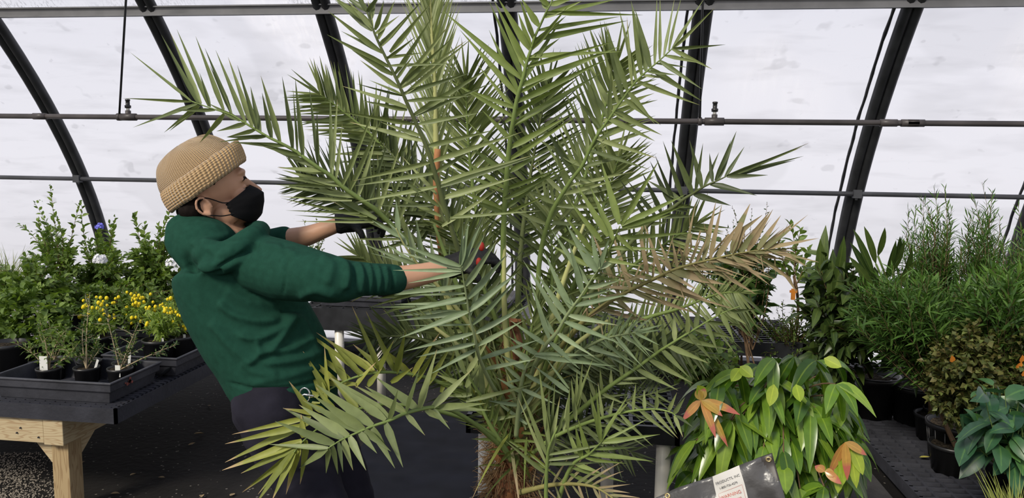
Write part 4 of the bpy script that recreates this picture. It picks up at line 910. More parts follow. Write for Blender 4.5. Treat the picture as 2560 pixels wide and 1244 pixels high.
# dark frond right
xfrond([(1350,950,2.75),(1430,800,2.72),(1540,650,2.68),(1630,552,2.64),(1680,520,2.6),(1710,497,2.58),(1730,485,2.57),(1762,465,2.54),(1792,452,2.52),(1817,440,2.5)],
 [(1280,290,4,[(1700,790,1510,250,20),(1800,750,1590,240,24),(1900,700,1775,240,22),(1760,740,1820,290,12),(1840,740,1910,270,15),(1920,690,2070,360,15),(2010,640,1975,370,17),(2030,630,2190,240,15),(2050,640,2245,150,22),(2130,610,2325,305,15),(1690,840,1350,640,22),(1580,900,1380,450,20),(1600,850,1430,390,16),
  (2150,600,2965,270,18),(2150,595,2900,310,16),(2160,600,2915,400,16),(2150,600,2830,440,16),(2150,605,2560,590,18),(1990,695,2450,795,24),(1830,790,2190,895,24),(1640,870,1830,905,20),(1600,900,1770,960,18),(1580,920,1850,910,20),(1500,960,1300,560,20),(1450,1000,1150,640,18),(1400,1050,1060,610,18),(1350,1080,1560,1060,18),(1450,980,1870,1000,20)])],
 'palm_dark', 'rachis_dark', 8, 'dark frond reaching right with a closed tip')
# fresh green frond whose tip points at the camera
xfrond([(1340,980,2.55),(1400,830,2.42),(1470,720,2.28),(1520,630,2.16),(1550,565,2.08)],
 [(1280,290,4,[(1110,1080,1740,780,24),(1070,1050,890,440,28),(1100,1050,1470,440,26),(1000,1240,780,700,26),(900,1250,575,850,24),(960,1200,630,660,26),(1130,1130,1760,880,22),(1080,1240,1840,1160,18),(800,1350,520,990,22),(1150,1120,1600,980,20),(1060,1200,1250,1380,20),(940,1300,1500,1330,18),(850,1400,450,1180,22),(900,1420,1300,1500,20),(760,1500,380,1280,22),(700,1600,1150,1650,20)])],
 'palm_bright', 'rachis', 8, 'fresh green frond with its tip towards the camera')
# drying frond
xfrond([(1345,960,2.6),(1400,870,2.5),(1450,810,2.45),(1495,772,2.42),(1530,750,2.4),(1570,727,2.38),(1605,710,2.36),(1637,695,2.34),(1675,677,2.32),(1720,662,2.3),(1770,650,2.28),(1830,636,2.25),(1882,627,2.23),(1920,622,2.21)],
 [(1420,500,4,[(1360,580,1480,10,22),(1440,560,1540,40,20),(1500,550,1700,250,24),(1620,520,1800,30,26),(1640,510,1850,80,22),(1720,500,2020,110,26),(1800,490,2050,90,20),(1880,480,2130,150,22),(1950,480,2260,220,24),(2000,480,2400,145,16),(2010,480,2510,380,17),(800,740,685,150,18),(930,740,750,200,18),(1010,700,860,520,16),(740,830,500,680,18),
  (620,890,410,230,20),(500,960,230,300,22),(850,770,520,740,15),(640,880,260,860,16),(520,930,100,1060,18),(430,1000,150,1200,22),(1080,670,1040,390,15),(1140,640,1280,20,15),(1160,640,1230,330,13),(1220,620,1340,350,12),(1010,690,900,380,14),(1180,640,1100,420,13),(1280,620,1400,360,14),
  (2000,500,2490,625,15),(2020,495,2400,630,15),(1960,510,2290,520,14),(1870,520,2350,870,20),(1620,570,2020,850,18),(1700,540,2270,600,14),(1520,620,2070,790,18),(1400,620,1960,590,18),(1380,640,1880,940,24),(1040,720,1570,860,28),(1250,680,1640,1050,20),(900,790,1400,1000,28),(780,860,1230,990,20),(640,920,1310,1140,26),(830,860,1700,1100,18),
  (500,990,680,1150,20),(330,1100,830,1230,22),(500,980,900,1045,14),(1150,680,1560,700,18),(1200,660,1500,620,16),(1100,700,1450,780,18),(980,740,1300,900,20),(700,870,1180,1010,20),(1480,590,1850,680,16),(1300,640,1700,760,18),(1580,560,1900,640,14),(1750,530,2060,700,14),(1820,520,2200,520,12)])],
 'palm_dry', 'rachis_dry', 8, 'drying frond with brown shrivelled leaflets')
frond([(1400,870,2.5),(1495,775,2.44),(1605,713,2.38),(1720,665,2.34),(1830,639,2.28),(1920,624,2.24)], .15, 26, (140,150), (55,30), (45,22), 'palm_dry', 'rachis_dry', r0=5, wid=11, jit=15, kink=.45, vee=.35, fold=.8)
# blue green fronds
xfrond([(1310,1010,2.55),(1330,930,2.42),(1362,865,2.3),(1392,830,2.27),(1417,787,2.24),(1450,742,2.21),(1477,700,2.19),(1500,667,2.17)],
 [(900,560,4,[(1880,1150,1690,530,22),(2020,990,1630,360,24),(2060,910,1760,480,26),(2120,850,1840,270,28),(2210,690,2090,180,26),(2280,600,1920,60,26),(2360,470,2060,0,36),(2150,830,1900,600,20),(2400,450,2310,50,24),(2230,740,2560,640,20),(2110,910,2580,1010,24),(2060,980,2600,1190,24),(2180,820,2700,700,22),(2300,640,2600,560,22),
   (1980,1080,2350,1330,22),(1900,1170,2200,1450,22),(1940,1120,1780,820,20),(1860,1220,1500,960,20),(1800,1300,1480,1120,22),(2400,440,2500,120,20),(2400,440,2640,300,20)])],
 'palm_blue', 'rachis_blue', 8, 'blue green frond right of the middle')
xfrond([(1275,1020,2.5),(1235,970,2.35),(1205,910,2.2),(1192,870,2.12),(1185,835,2.08),(1175,797,2.05),(1167,747,2.02),(1160,705,2.0),(1155,677,1.98),(1151,662,1.97)],
 [(900,560,4,[(1005,470,330,460,17),(1000,475,480,590,18),(1025,620,340,710,20),(1040,680,500,710,13),(1050,745,410,885,24),(1060,800,340,800,16),(1070,870,370,965,24),(1080,880,390,1140,26),(1090,1015,480,1015,9),(1000,415,380,190,24),(1010,440,410,280,20),(1010,410,1090,-30,24),(1020,430,1210,0,24),(1040,460,1255,90,26),(1060,600,1375,150,28),(1010,400,1025,0,16),
   (1090,740,1470,300,32),(1110,860,1570,490,30),(1140,1000,1560,560,28),(1190,1080,1700,800,24),(1200,1200,1640,960,22),(1110,900,1250,450,18),(1130,1080,440,1270,22),(1160,1200,560,1330,22),(1180,1240,700,1500,20),(1230,1330,1800,1150,22),(1270,1450,1750,1350,20)])],
 'palm_blue', 'rachis_blue', 7, 'blue green frond facing the camera in the middle')
xfrond([(1265,960,2.55),(1180,820,2.45),(1100,720,2.35),(1045,660,2.3),(1010,610,2.26),(990,570,2.24)],
 [(900,560,4,[(860,470,410,280,22),(560,460,250,190,22),(780,640,150,430,26),(760,620,150,510,22),(700,490,340,455,18),(620,400,0,180,20),(880,470,110,290,22),(700,650,300,700,20),(900,800,110,830,20),(960,860,300,920,18),(560,300,470,0,28),(640,420,560,-60,28),(480,200,280,-20,26),(760,600,700,100,26),(820,700,900,200,24),(900,800,760,420,22),(400,80,360,-240,22),(420,120,120,-40,20)])],
 'palm_blue', 'rachis_pale', 8, 'frond with a pale stalk in front of the sleeve cuff')
# lower right
xfrond([(1330,1120,2.62),(1420,1050,2.56),(1502,982,2.5),(1550,947,2.48),(1597,915,2.46),(1642,882,2.44),(1667,865,2.42),(1740,820,2.39),(1800,785,2.36),(1850,765,2.34)],
 [(1140,860,4,[(1820,250,2220,460,22),(1950,150,2370,390,24),(2110,20,2530,190,24),(1640,350,2050,330,14),(1570,400,1820,390,14),(1480,470,1440,230,15),(1840,200,1880,-20,18),(1780,250,1840,-20,20),(1690,300,1690,0,20),(1640,330,1640,0,16),(1550,400,1550,220,15),(2010,90,1960,-180,20),(2100,30,2060,-260,20),(2200,-40,2180,-330,20),(2300,-110,2320,-380,20),(2400,-170,2440,-420,20),
   (2250,-60,2760,60,22),(2380,-160,2800,-60,22),(2520,-240,2880,-190,20),(2700,-330,3000,-350,20),(2700,-330,2900,-200,20),(2600,-290,2680,-520,18),(1450,490,1700,600,16),(1400,520,1740,500,14),(2060,60,2330,330,22),(2320,-120,2560,160,22),(1400,530,1300,250,18),(1300,610,1150,300,18),(2500,-230,2620,80,20),(2650,-300,2780,-40,20)])],
 'palm', 'rachis', 8, 'frond rising to the right behind the glossy shrub')
xfrond([(1310,1150,2.5),(1380,1095,2.44),(1457,1060,2.4),(1507,1044,2.36),(1550,1032,2.33),(1592,1025,2.3),(1640,1022,2.26),(1677,1030,2.24),(1690,1040,2.22)],
 [(1140,860,4,[(1530,720,1580,540,15),(1640,690,1735,570,15),(1780,660,1800,390,16),(1890,640,1880,450,16),(2000,640,2010,430,18),(2120,660,2210,480,16),(2180,690,2290,530,18),(1480,740,1920,1040,16),(1640,700,1970,1020,16),(1830,670,2180,930,16),(1960,660,2220,940,18),(2090,680,2210,900,16),(2200,720,2370,830,17),(2180,720,2270,930,16),(1470,730,1420,380,15),(1400,760,1340,480,15),(1270,800,1510,1070,18),(1300,790,1800,850,15)])],
 'palm', 'rachis', 7, 'low drooping frond over the black bench corner')
xfrond([(1380,1300,2.35),(1425,1170,2.25),(1472,1135,2.2),(1502,1105,2.17)],
 [(1140,860,4,[(1450,980,1730,500,22),(1460,980,1930,740,13),(1470,975,2040,900,22),(1450,970,1340,470,20),(1440,975,1400,430,15),(1340,1110,1970,1170,24),(1400,1060,1810,1030,16),(1300,1150,1710,1190,18),(1330,1090,1220,740,26),(1260,1150,1190,800,22),(1200,1200,1480,1300,20),(1180,1250,1700,1380,20),(1140,1300,1600,1500,18),(1240,1170,1080,760,20)])],
 'palm_bright', 'rachis', 8)
xfrond([(1370,1330,2.3),(1365,1240,2.25),(1368,1150,2.22),(1375,1110,2.2),(1400,1060,2.2),(1440,1020,2.2)],
 [(1140,860,4,[(1200,760,1150,340,18),(1220,700,1210,250,18),(1240,660,1265,180,18),(1220,680,1370,140,24),(1120,850,1140,420,20),(1080,870,1115,540,16),(1040,900,1080,650,16),(950,1050,850,500,16),(900,1100,650,460,22),(940,1000,830,240,24),(920,1100,1040,520,24),(920,1150,990,380,20),(920,1100,930,410,20),(900,1200,620,530,16),(910,1240,1010,900,20),(900,1300,490,960,20),(920,1100,1700,960,14),(910,1150,1600,1060,16),(900,1200,1500,1180,16)])],
 'palm', 'rachis', 7)
xfrond([(1290,1090,2.45),(1300,980,2.38),(1310,930,2.34),(1322,905,2.32),(1340,885,2.3)],
 [(1140,860,4,[(700,250,450,110,24),(760,170,510,20,26),(710,800,280,480,16),(1130,480,770,210,20),(1130,440,880,110,11),(640,350,430,160,16),(640,350,470,390,12),(780,100,1610,220,22),(780,80,1400,110,16),(680,500,400,330,18),(690,450,1000,600,18),(720,300,1100,520,18),(640,600,300,560,18),(620,700,860,400,18)])],
 'palm_blue', 'rachis_blue', 7)
# lower left
xfrond([(1275,1080,2.5),(1200,1020,2.42),(1110,960,2.34),(1030,935,2.28),(950,930,2.22),(880,945,2.18),(820,975,2.13),(795,990,2.1)],
 [(540,860,4,[(1020,500,300,380,30),(1100,440,520,345,16),(1400,400,760,390,20),(1040,590,180,575,14),(1100,560,900,100,28),(1130,530,1085,20,18),(1120,480,870,70,20),(1350,340,880,0,20),(1300,400,1090,-10,26),(1450,320,1130,-40,26),(1600,290,1200,0,26),(1700,300,1370,0,24),(1640,280,1780,-40,28),(1940,320,1620,0,22),(1400,430,1600,180,22),(1520,420,1660,240,20),(1750,380,1970,230,18),
   (1640,300,1360,-380,22),(1800,300,1500,-330,20),(1800,320,1900,-150,22),(1950,350,2240,-120,20),(1560,300,1000,-120,20),(1500,310,760,-230,16),(2000,380,2200,60,20),(2100,420,2360,0,22),(2250,480,2400,20,20),(1240,420,650,-70,18)])],
 'palm_lime', 'rachis', 8, 'lime green frond spreading in front of the hoodie', wmul=1.15)
xfrond([(1270,1110,2.45),(1170,1050,2.32),(1060,1020,2.18),(960,1010,2.1),(870,1030,2.04),(810,1060,1.98),(760,1100,1.93),(735,1130,1.9)],
 [(540,860,4,[(960,700,730,370,22),(860,900,850,700,22),(950,720,160,900,18),(900,800,90,995,22),(950,780,90,1180,26),(860,950,60,1260,28),(860,1000,250,1290,26),(800,1080,420,1500,22),(830,1060,260,1480,22),(800,1100,560,1560,24),(860,1000,700,1500,26),(900,960,840,1400,24),(780,1080,380,1620,26),(1000,700,670,640,16),(1100,680,860,560,20),(1200,660,1000,430,22),(1400,620,1150,340,24)])],
 'palm_lime', 'rachis', 8, 'lime green frond hanging lowest at the left', wmul=1.2)
xfrond([(1262,1125,2.45),(1195,1065,2.3),(1130,1025,2.2),(1082,1017,2.12),(1015,1032,2.06),(975,1050,2.02),(930,1065,1.98),(890,1082,1.95),(857,1097,1.93),(835,1110,1.91),(820,1120,1.9)],
 [(540,860,4,[(1720,740,1140,330,38),(1690,730,1250,420,26),(1570,800,1000,400,30),(1480,840,970,510,30),(1420,870,870,560,26),(1320,910,830,605,28),(1270,940,670,635,24),(1180,990,590,770,26),(1120,1030,530,1000,16),(1890,680,1490,420,24),(1880,660,1370,400,22),(1720,750,1820,450,16),(1900,680,2040,230,20),(2030,650,2210,50,22),(2150,640,2560,250,24),(2000,650,1600,330,28),
   (1110,1040,830,1240,22),(1130,1040,1100,1290,15),(1170,1010,1220,1300,15),(1230,980,1270,1280,15),(1280,950,1370,1260,20),(1340,910,1500,1260,22),(1420,880,1610,1090,20),(1490,850,1750,1070,22),(1550,820,1790,1240,24),(1690,780,1870,1230,24),(1900,720,2090,910,18),(2080,680,2320,780,20),(2140,650,2340,850,16),(2200,640,2700,590,22),(2250,640,2750,660,18)])],
 'palm', 'rachis', 8, 'broad frond sweeping down to the lower left', wmul=1.15, fold=.25)
xfrond([(1285,1120,2.5),(1230,1030,2.4),(1190,970,2.32),(1165,930,2.28)],
 [(1140,860,4,[(120,560,100,0,24),(180,500,200,-20,22),(250,560,230,0,26),(100,430,260,170,24),(100,570,780,400,20),(60,400,-200,300,22),(80,300,-60,-100,22),(160,500,-120,520,20),(240,640,640,520,18),(300,760,700,700,18),(100,300,340,-60,22)])],
 'palm', 'rachis', 9)
# fill round the crown
frond([(1290,1150,2.5),(1300,1000,2.45),(1320,870,2.4),(1340,760,2.38)], .1, 18, (140,140), (50,20), (50,20), 'palm', 'rachis', wid=15, jit=14)
frond([(1270,1100,2.55),(1220,960,2.5),(1150,860,2.45),(1080,810,2.4)], .1, 18, (130,130), (50,25), (50,25), 'palm', 'rachis', wid=15, jit=14)
frond([(1310,1000,2.7),(1370,800,2.65),(1380,640,2.6),(1370,520,2.6)], .2, 22, (150,160), (60,35), (60,35), 'palm', 'rachis', wid=16, jit=14)
frond([(1290,1000,2.7),(1240,800,2.65),(1180,660,2.6),(1130,560,2.55)], .2, 22, (150,160), (60,35), (60,35), 'palm', 'rachis', wid=16, jit=14)
frond([(1320,1000,2.62),(1420,900,2.5),(1500,850,2.45),(1590,830,2.4)], .2, 18, (120,130), (60,30), (60,40), 'palm_blue', 'rachis_blue', wid=16, jit=12)
frond([(1300,1230,2.4),(1390,1210,2.3),(1480,1215,2.2),(1540,1250,2.12)], .15, 12, (120,120), (45,20), (60,30), 'palm_dry', 'rachis_dry', wid=12)
frond([(1280,1150,2.45),(1230,1070,2.4),(1190,1000,2.36),(1130,950,2.32)], .1, 14, (100,110), (45,20), (50,25), 'palm_bright', 'rachis', wid=13, jit=14)
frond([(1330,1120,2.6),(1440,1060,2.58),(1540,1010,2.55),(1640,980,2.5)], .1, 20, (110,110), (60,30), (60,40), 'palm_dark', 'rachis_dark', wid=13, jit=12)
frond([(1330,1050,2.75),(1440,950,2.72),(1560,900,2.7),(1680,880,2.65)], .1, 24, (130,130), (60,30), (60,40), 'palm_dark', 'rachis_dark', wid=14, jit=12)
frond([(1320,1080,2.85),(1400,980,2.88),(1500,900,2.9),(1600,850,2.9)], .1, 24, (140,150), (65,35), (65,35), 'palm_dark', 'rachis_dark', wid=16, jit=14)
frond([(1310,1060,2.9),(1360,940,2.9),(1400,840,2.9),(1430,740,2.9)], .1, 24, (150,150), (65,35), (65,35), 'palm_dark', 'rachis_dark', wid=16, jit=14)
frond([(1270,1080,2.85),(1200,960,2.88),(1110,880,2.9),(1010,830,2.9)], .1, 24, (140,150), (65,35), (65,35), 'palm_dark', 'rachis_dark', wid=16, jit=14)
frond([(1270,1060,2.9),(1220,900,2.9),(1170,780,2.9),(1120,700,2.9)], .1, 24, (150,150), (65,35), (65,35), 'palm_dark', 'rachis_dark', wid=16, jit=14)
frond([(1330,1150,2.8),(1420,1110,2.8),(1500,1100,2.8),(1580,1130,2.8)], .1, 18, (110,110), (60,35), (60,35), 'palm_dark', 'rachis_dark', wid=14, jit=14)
for k in range(16):   # drooping young blades round the foot
    b = P(R(1240,1330), R(1060,1200), R(2.42,2.5)); t_ = P(R(1160,1450), R(1080,1300), R(2.2,2.4)); mb = MB()
    mb.blade(b, t_-b+Vector((0, 0, .05)), Vector((R(-.6,.6), -1, R(-.3,.3))), (t_-b).length, R(.010,.018), fold=.5, seg=6, grav=.25); mb.build('young_leaflet', M[random.choice(('palm_lime','palm_bright','palm_bright','palm_dry'))], palm)
for k in range(26):   # short shoots crowding the heart of the palm
    mb = MB(); b = P(R(1240,1330), R(960,1130), R(2.45,2.6)); t_ = P(R(1150,1440), R(760,980), R(2.35,2.6))
    mb.blade(b, t_-b, Vector((R(-.6,.6), -1, R(-.3,.3))), (t_-b).length, R(.012,.022), fold=.5, seg=6); mb.build('young_leaflet', M[random.choice(('palm_lime','palm_bright','palm','palm_pale'))], palm)
# bare petioles crossing in the crown
for a in (((1290,1080,2.5),(1262,800,2.45),(1262,560,2.42)), ((1270,1060,2.5),(1160,760,2.48),(1085,560,2.46)), ((1310,1060,2.55),(1390,760,2.5),(1460,560,2.5)), ((1300,1080,2.5),(1400,900,2.45),(1520,800,2.42)), ((1280,1090,2.5),(1180,900,2.42),(1060,800,2.4))):
    mb = MB(); q = catmull([P(*k) for k in a], 10); mb.tube(q, [.014-.0009*i for i in range(11)], 7); mb.build('leaf_stalk', M['rachis_pale' if R(0, 1) < .4 else 'rachis'], palm)

# ------------------------------------------------------------------ the person
M['skin'] = mat('skin', (.52,.29,.185,1), .5, .35, var=.06, vscale=14)
M['hoodie'] = mat('green_sweatshirt', (.013,.056,.037,1), .95, .1, var=.12, vscale=50, bump=.10, bscale=420)
M['pants'] = mat('navy_trousers', (.014,.013,.022,1), .85, .2, var=.25, vscale=12, bump=.25, bscale=25)
M['mask'] = mat('black_mask', (.006,.006,.007,1), .85, .15, bump=.1, bscale=300)
M['hair'] = mat('dark_hair', (.010,.007,.006,1), .8, .1, var=.4, vscale=80)
M['glove'] = mat('black_glove', (.010,.010,.011,1), .7, .3, bump=.3, bscale=150)
M['red_trim'] = mat('red_glove_trim', (.30,.02,.012,1), .6)
M['boot'] = mat('brown_boot', (.06,.035,.02,1), .6)
def knit_material():
    m = mat('tan_knit', (.56,.36,.17,1), .95, .1); t = m.node_tree; L = t.links.new; b = t.nodes['Principled BSDF']
    uv = t.nodes.new('ShaderNodeUVMap'); uv.uv_map = 'UV'; sp = t.nodes.new('ShaderNodeSeparateXYZ'); L(uv.outputs[0], sp.inputs[0])
    def wav(sock, k):
        a = t.nodes.new('ShaderNodeMath'); a.operation = 'MULTIPLY'; L(sock, a.inputs[0]); a.inputs[1].default_value = k
        s = t.nodes.new('ShaderNodeMath'); s.operation = 'SINE'; L(a.outputs[0], s.inputs[0]); return s.outputs[0]
    s1 = wav(sp.outputs[0], 6.2832*66); s2 = wav(sp.outputs[1], 6.2832*42)
    ad = t.nodes.new('ShaderNodeMath'); ad.operation = 'MULTIPLY_ADD'; L(s2, ad.inputs[0]); ad.inputs[1].default_value = .35; L(s1, ad.inputs[2])
    n = t.nodes.new('ShaderNodeTexNoise'); n.inputs['Scale'].default_value = 160; tc = t.nodes.new('ShaderNodeTexCoord'); L(tc.outputs['Object'], n.inputs['Vector'])
    a2 = t.nodes.new('ShaderNodeMath'); a2.operation = 'ADD'; L(ad.outputs[0], a2.inputs[0]); L(n.outputs[0], a2.inputs[1])
    bp = t.nodes.new('ShaderNodeBump'); bp.inputs['Strength'].default_value = .8; bp.inputs['Distance'].default_value = .003; L(a2.outputs[0], bp.inputs['Height']); L(bp.outputs[0], b.inputs['Normal'])
    mr = t.nodes.new('ShaderNodeMapRange'); mr.inputs[1].default_value = -1; mr.inputs[2].default_value = .1; L(ad.outputs[0], mr.inputs[0])
    x = t.nodes.new('ShaderNodeMix'); x.data_type = 'RGBA'; L(mr.outputs[0], x.inputs[0]); x.inputs[6].default_value = (.40,.25,.12,1); x.inputs[7].default_value = (.60,.41,.21,1); L(x.outputs[2], b.inputs['Base Color'])
    b.inputs['Sheen Weight'].default_value = .35; return m
M['knit'] = knit_material()
foot = P(790, 1780, 2.2); man = thing('person', 'person in green hoodie, tan knit cap and black mask reaching into the palm', 'person', (foot.x, 2.2, 0))
YM = 2.2
def loft(mb, path, n=18, seg=20, capn=4):
    """path: (px, py, Y, half width px, half depth m). rounded closed tube with elliptical sections, widest across the path"""
    pts = [P(*k[:2], k[2]) for k in path]; c = catmull(pts, n); k = len(path)-1
    ra = catmull([Vector((p[3]*p[2]/F, p[4], 0)) for p in path], n)
    rings = []
    for i in range(n+1):
        t = (c[min(i+1, n)]-c[max(i-1, 0)]).normalized(); dp = Vector((0, 1, 0)); dp = (dp-t*dp.dot(t)).normalized(); sd_ = t.cross(dp)
        rings.append((c[i], t, sd_, dp, ra[i].x, ra[i].y))
    out = []
    a = rings[0]; e_ = rings[-1]
    for j in range(capn, 0, -1): th = j/capn*math.pi/2*.96; out.append((a[0]-a[1]*math.sin(th)*min(a[4], a[5]), a[2], a[3], a[4]*math.cos(th), a[5]*math.cos(th)))
    out += [(r[0], r[2], r[3], r[4], r[5]) for r in rings]
    for j in range(1, capn+1): th = j/capn*math.pi/2*.96; out.append((e_[0]+e_[1]*math.sin(th)*min(e_[4], e_[5]), e_[2], e_[3], e_[4]*math.cos(th), e_[5]*math.cos(th)))
    n0 = len(mb.v)
    for p, s, d, x, y in out:
        for j in range(seg): th = 2*math.pi*j/seg; mb.v.append(p+s*x*math.cos(th)+d*y*math.sin(th))
    for i in range(len(out)-1):
        for j in range(seg): b = n0+i*seg+j; b2 = n0+i*seg+(j+1) % seg; mb.face([b, b2, b2+seg, b+seg])
    mb.face([n0+j for j in reversed(range(seg))]); mb.face([n0+(len(out)-1)*seg+j for j in range(seg)])
def remesh(mb, name, voxel, smooth, disp=None, m=None, parent=None):
    me = mb.mesh(name); o = bpy.data.objects.new(name, me); C.objects.link(o)
    r = o.modifiers.new('r', 'REMESH'); r.mode = 'VOXEL'; r.voxel_size = voxel; r.use_smooth_shade = True
    s = o.modifiers.new('s', 'SMOOTH'); s.iterations = smooth; s.factor = .5
    bpy.context.view_layer.update(); dg = bpy.context.evaluated_depsgraph_get()
    me2 = bpy.data.meshes.new_from_object(o.evaluated_get(dg)); bpy.data.objects.remove(o)
    n = len(me2.vertices); co = np.empty(n*3); me2.vertices.foreach_get('co', co); co = co.reshape(-1, 3)
    nm = np.empty(n*3); me2.vertices.foreach_get('normal', nm); nm = nm.reshape(-1, 3)
    if disp is not None: co = co+nm*disp(co, nm)[:, None]
    me2.vertices.foreach_set('co', co.ravel()); me2.polygons.foreach_set('use_smooth', [True]*len(me2.polygons)); me2.update()
    me2.materials.clear(); me2.materials.append(m); me2.name = name
    o = bpy.data.objects.new(name, me2); C.objects.link(o)
    if parent: o.parent = parent; o.matrix_parent_inverse = Matrix.Translation(parent.location).inverted()
    return o
# head frame: origin between the ears
HO = P(514, 510, 2.2); hf = Vector((.80, .44, .40)).normalized(); hs = hf.cross(Vector((-.37, -.20, .9))).normalized(); hu = hs.cross(hf).normalized()
# hs points towards the camera side
if hs.y > 0: hs = -hs
HM = Matrix((hf, hs, hu)).transposed().to_4x4(); HM.translation = HO
def hp(x, y, z): return HM @ Vector((x, y, z))
def hball(mb, x, y, z, rx, ry, rz, seg=20, rings=12): mb.ball(hp(x, y, z), rx, ry, rz, seg, rings, M=HM.to_3x3())
def finger_path(mb, base, d, up, L, r, curl):
    """bent finger of three bones"""
    p = base; pts = [p]; dd = d.normalized(); ax = dd.cross(up).normalized()
    for k, f in enumerate((.45, .3, .25)):
        dd = Matrix.Rotation(curl*(.6+.25*k), 3, ax) @ dd; p = p+dd*L*f; pts.append(p)
    mb.tube(catmull(pts, 9), [r*(1-.03*i) for i in range(10)], 8); mb.ball(pts[-1], r*.75, r*.75, r*.75, 8, 6)
def hand(mb, wrist, d, up, grow=1.0, curl=-.75):
    """palm, four fingers and a thumb leaving the side of the palm"""
    d = d.normalized(); up = (up-d*up.dot(d)).normalized(); s = d.cross(up)
    Mx = Matrix((d, s, up)).transposed()
    mb.ball(wrist+d*.05, .052*grow, .040*grow, .019*grow, 14, 9, M=Mx)
    mb.tube([wrist-d*.03, wrist+d*.03], [.027*grow, .029*grow], 12)
    for k, (off, L) in enumerate(((.030, .072), (.010, .080), (-.010, .074), (-.029, .058))):
        finger_path(mb, wrist+d*.085+s*off, d+s*off*3, up, L, .0092*grow, curl*(1+.08*k))
    finger_path(mb, wrist+d*.025+s*.033, d*.6+s*.8, up, .062, .0108*grow, curl*.6)
# glove frames
wR = P(1138, 662, 2.2); dR = (P(1215, 635, 2.22)-wR); wL = P(862, 556, 2.42); dL = (P(960, 545, 2.46)-wL)
b = MB()
hball(b, .03, 0, .065, .112, .085, .105); hball(b, .085, 0, .03, .062, .066, .062); hball(b, .085, 0, -.045, .055, .055, .058)
hball(b, .112, 0, -.082, .026, .030, .022); hball(b, .05, .052, -.05, .045, .018, .035); hball(b, .05, -.052, -.05, .045, .018, .035)
hball(b, .128, 0, .050, .026, .055, .016)
for s in (-1, 1): hball(b, .108, s*.042, -.018, .028, .024, .022); hball(b, .126, s*.034, .028, .016, .022, .008)
b.tube([hp(.138, 0, .03), hp(.148, 0, .008), hp(.160, 0, -.018), hp(.166, 0, -.030)], [.008, .010, .013, .012], 10); hball(b, .160, 0, -.034, .012, .016, .009)
for s in (-1, 1):  # ears
    hball(b, .002, s*.083, -.002, .018, .008, .027); q = [hp(.016+.0, s*.088, -.012), hp(.012, s*.092, .012), hp(.0, s*.096, .027), hp(-.017, s*.099, .022), hp(-.024, s*.099, .002), hp(-.016, s*.094, -.020), hp(-.002, s*.088, -.031)]
    b.tube(catmull(q, 18), .0052, 8); hball(b, .0, s*.089, -.028, .008, .006, .009)
loft(b, [(508, 520, 2.2, 50, .058), (520, 560, 2.21, 52, .060), (545, 600, 2.22, 62, .07)], 8)
loft(b, [(560, 620, 2.22, 80, .12), (590, 700, 2.22, 110, .17), (637, 800, 2.22, 110, .15), (680, 890, 2.22, 102, .14), (712, 985, 2.22, 100, .16)], 14)
arm_r = [(660, 668, 2.12, 50, .05), (770, 690, 2.02, 46, .05), (850, 705, 2.02, 38, .042), (930, 700, 2.07, 36, .040), (1000, 695, 2.12, 33, .036), (1070, 682, 2.16, 28, .031), (1138, 662, 2.2, 22, .024)]
arm_l = [(600, 640, 2.38, 50, .055), (660, 615, 2.42, 40, .045), (715, 600, 2.42, 31, .038), (765, 590, 2.42, 27, .034), (815, 572, 2.42, 22, .028), (862, 556, 2.42, 18, .021)]
loft(b, arm_r, 18, 16); loft(b, arm_l, 16, 16); hand(b, wR, dR, Vector((0, -.4, 1))); hand(b, wL, dL, Vector((0, -.3, 1)))
leg_n = [(690, 1005, 2.13, 100, .115), (745, 1150, 2.10, 82, .095), (815, 1310, 2.05, 62, .072), (835, 1400, 2.07, 56, .066), (825, 1530, 2.12, 48, .056), (805, 1700, 2.2, 30, .036), (800, 1775, 2.2, 30, .036)]
leg_f = [(740, 1005, 2.33, 95, .105), (820, 1150, 2.36, 80, .092), (885, 1310, 2.36, 60, .070), (905, 1400, 2.38, 54, .064), (905, 1530, 2.42, 46, .054), (890, 1650, 2.45, 30, .036), (885, 1700, 2.45, 30, .036)]
loft(b, leg_n, 20, 18); loft(b, leg_f, 20, 18)
def shoe(mb, ax, ay, g=1.0):
    f = Vector((.95, .1, 0)).normalized()
    for dx, dz, rx, ry, rz in ((0, .05, .045, .036, .05), (.04, .045, .06, .040, .042), (.10, .035, .065, .044, .034), (.16, .028, .05, .040, .028)):
        mb.ball(Vector((ax, ay, 0))+f*dx+Vector((0, 0, dz)), rx*g, ry*g, rz*g, 14, 8)
an = P(800, 1790, 2.2); af = P(885, 1700, 2.45)
shoe(b, an.x, 2.2); shoe(b, af.x, 2.45)
body = remesh(b, 'body', .0042, 6, None, M['skin'], man)

# hoodie with modelled folds
hd = MB()
loft(hd, [(566, 624, 2.22, 52, .08), (570, 632, 2.22, 96, .15), (580, 664, 2.22, 136, .212), (597, 730, 2.21, 146, .205), (630, 800, 2.2, 150, .19), (672, 870, 2.2, 148, .185), (702, 930, 2.2, 142, .185), (713, 965, 2.2, 136, .18)], 26, 32)
loft(hd, [(718, 955, 2.2, 132, .172), (722, 972, 2.2, 130, .17)], 3, 32)
loft(hd, [(655, 660, 2.10, 78, .095), (720, 678, 2.06, 79, .095), (790, 690, 2.02, 68, .085), (850, 700, 2.02, 60, .072), (900, 697, 2.05, 46, .058), (950, 698, 2.08, 42, .052), (985, 698, 2.11, 39, .048)], 22, 22)
loft(hd, [(605, 640, 2.36, 60, .07), (660, 618, 2.41, 46, .052), (712, 600, 2.42, 37, .043)], 10, 18)
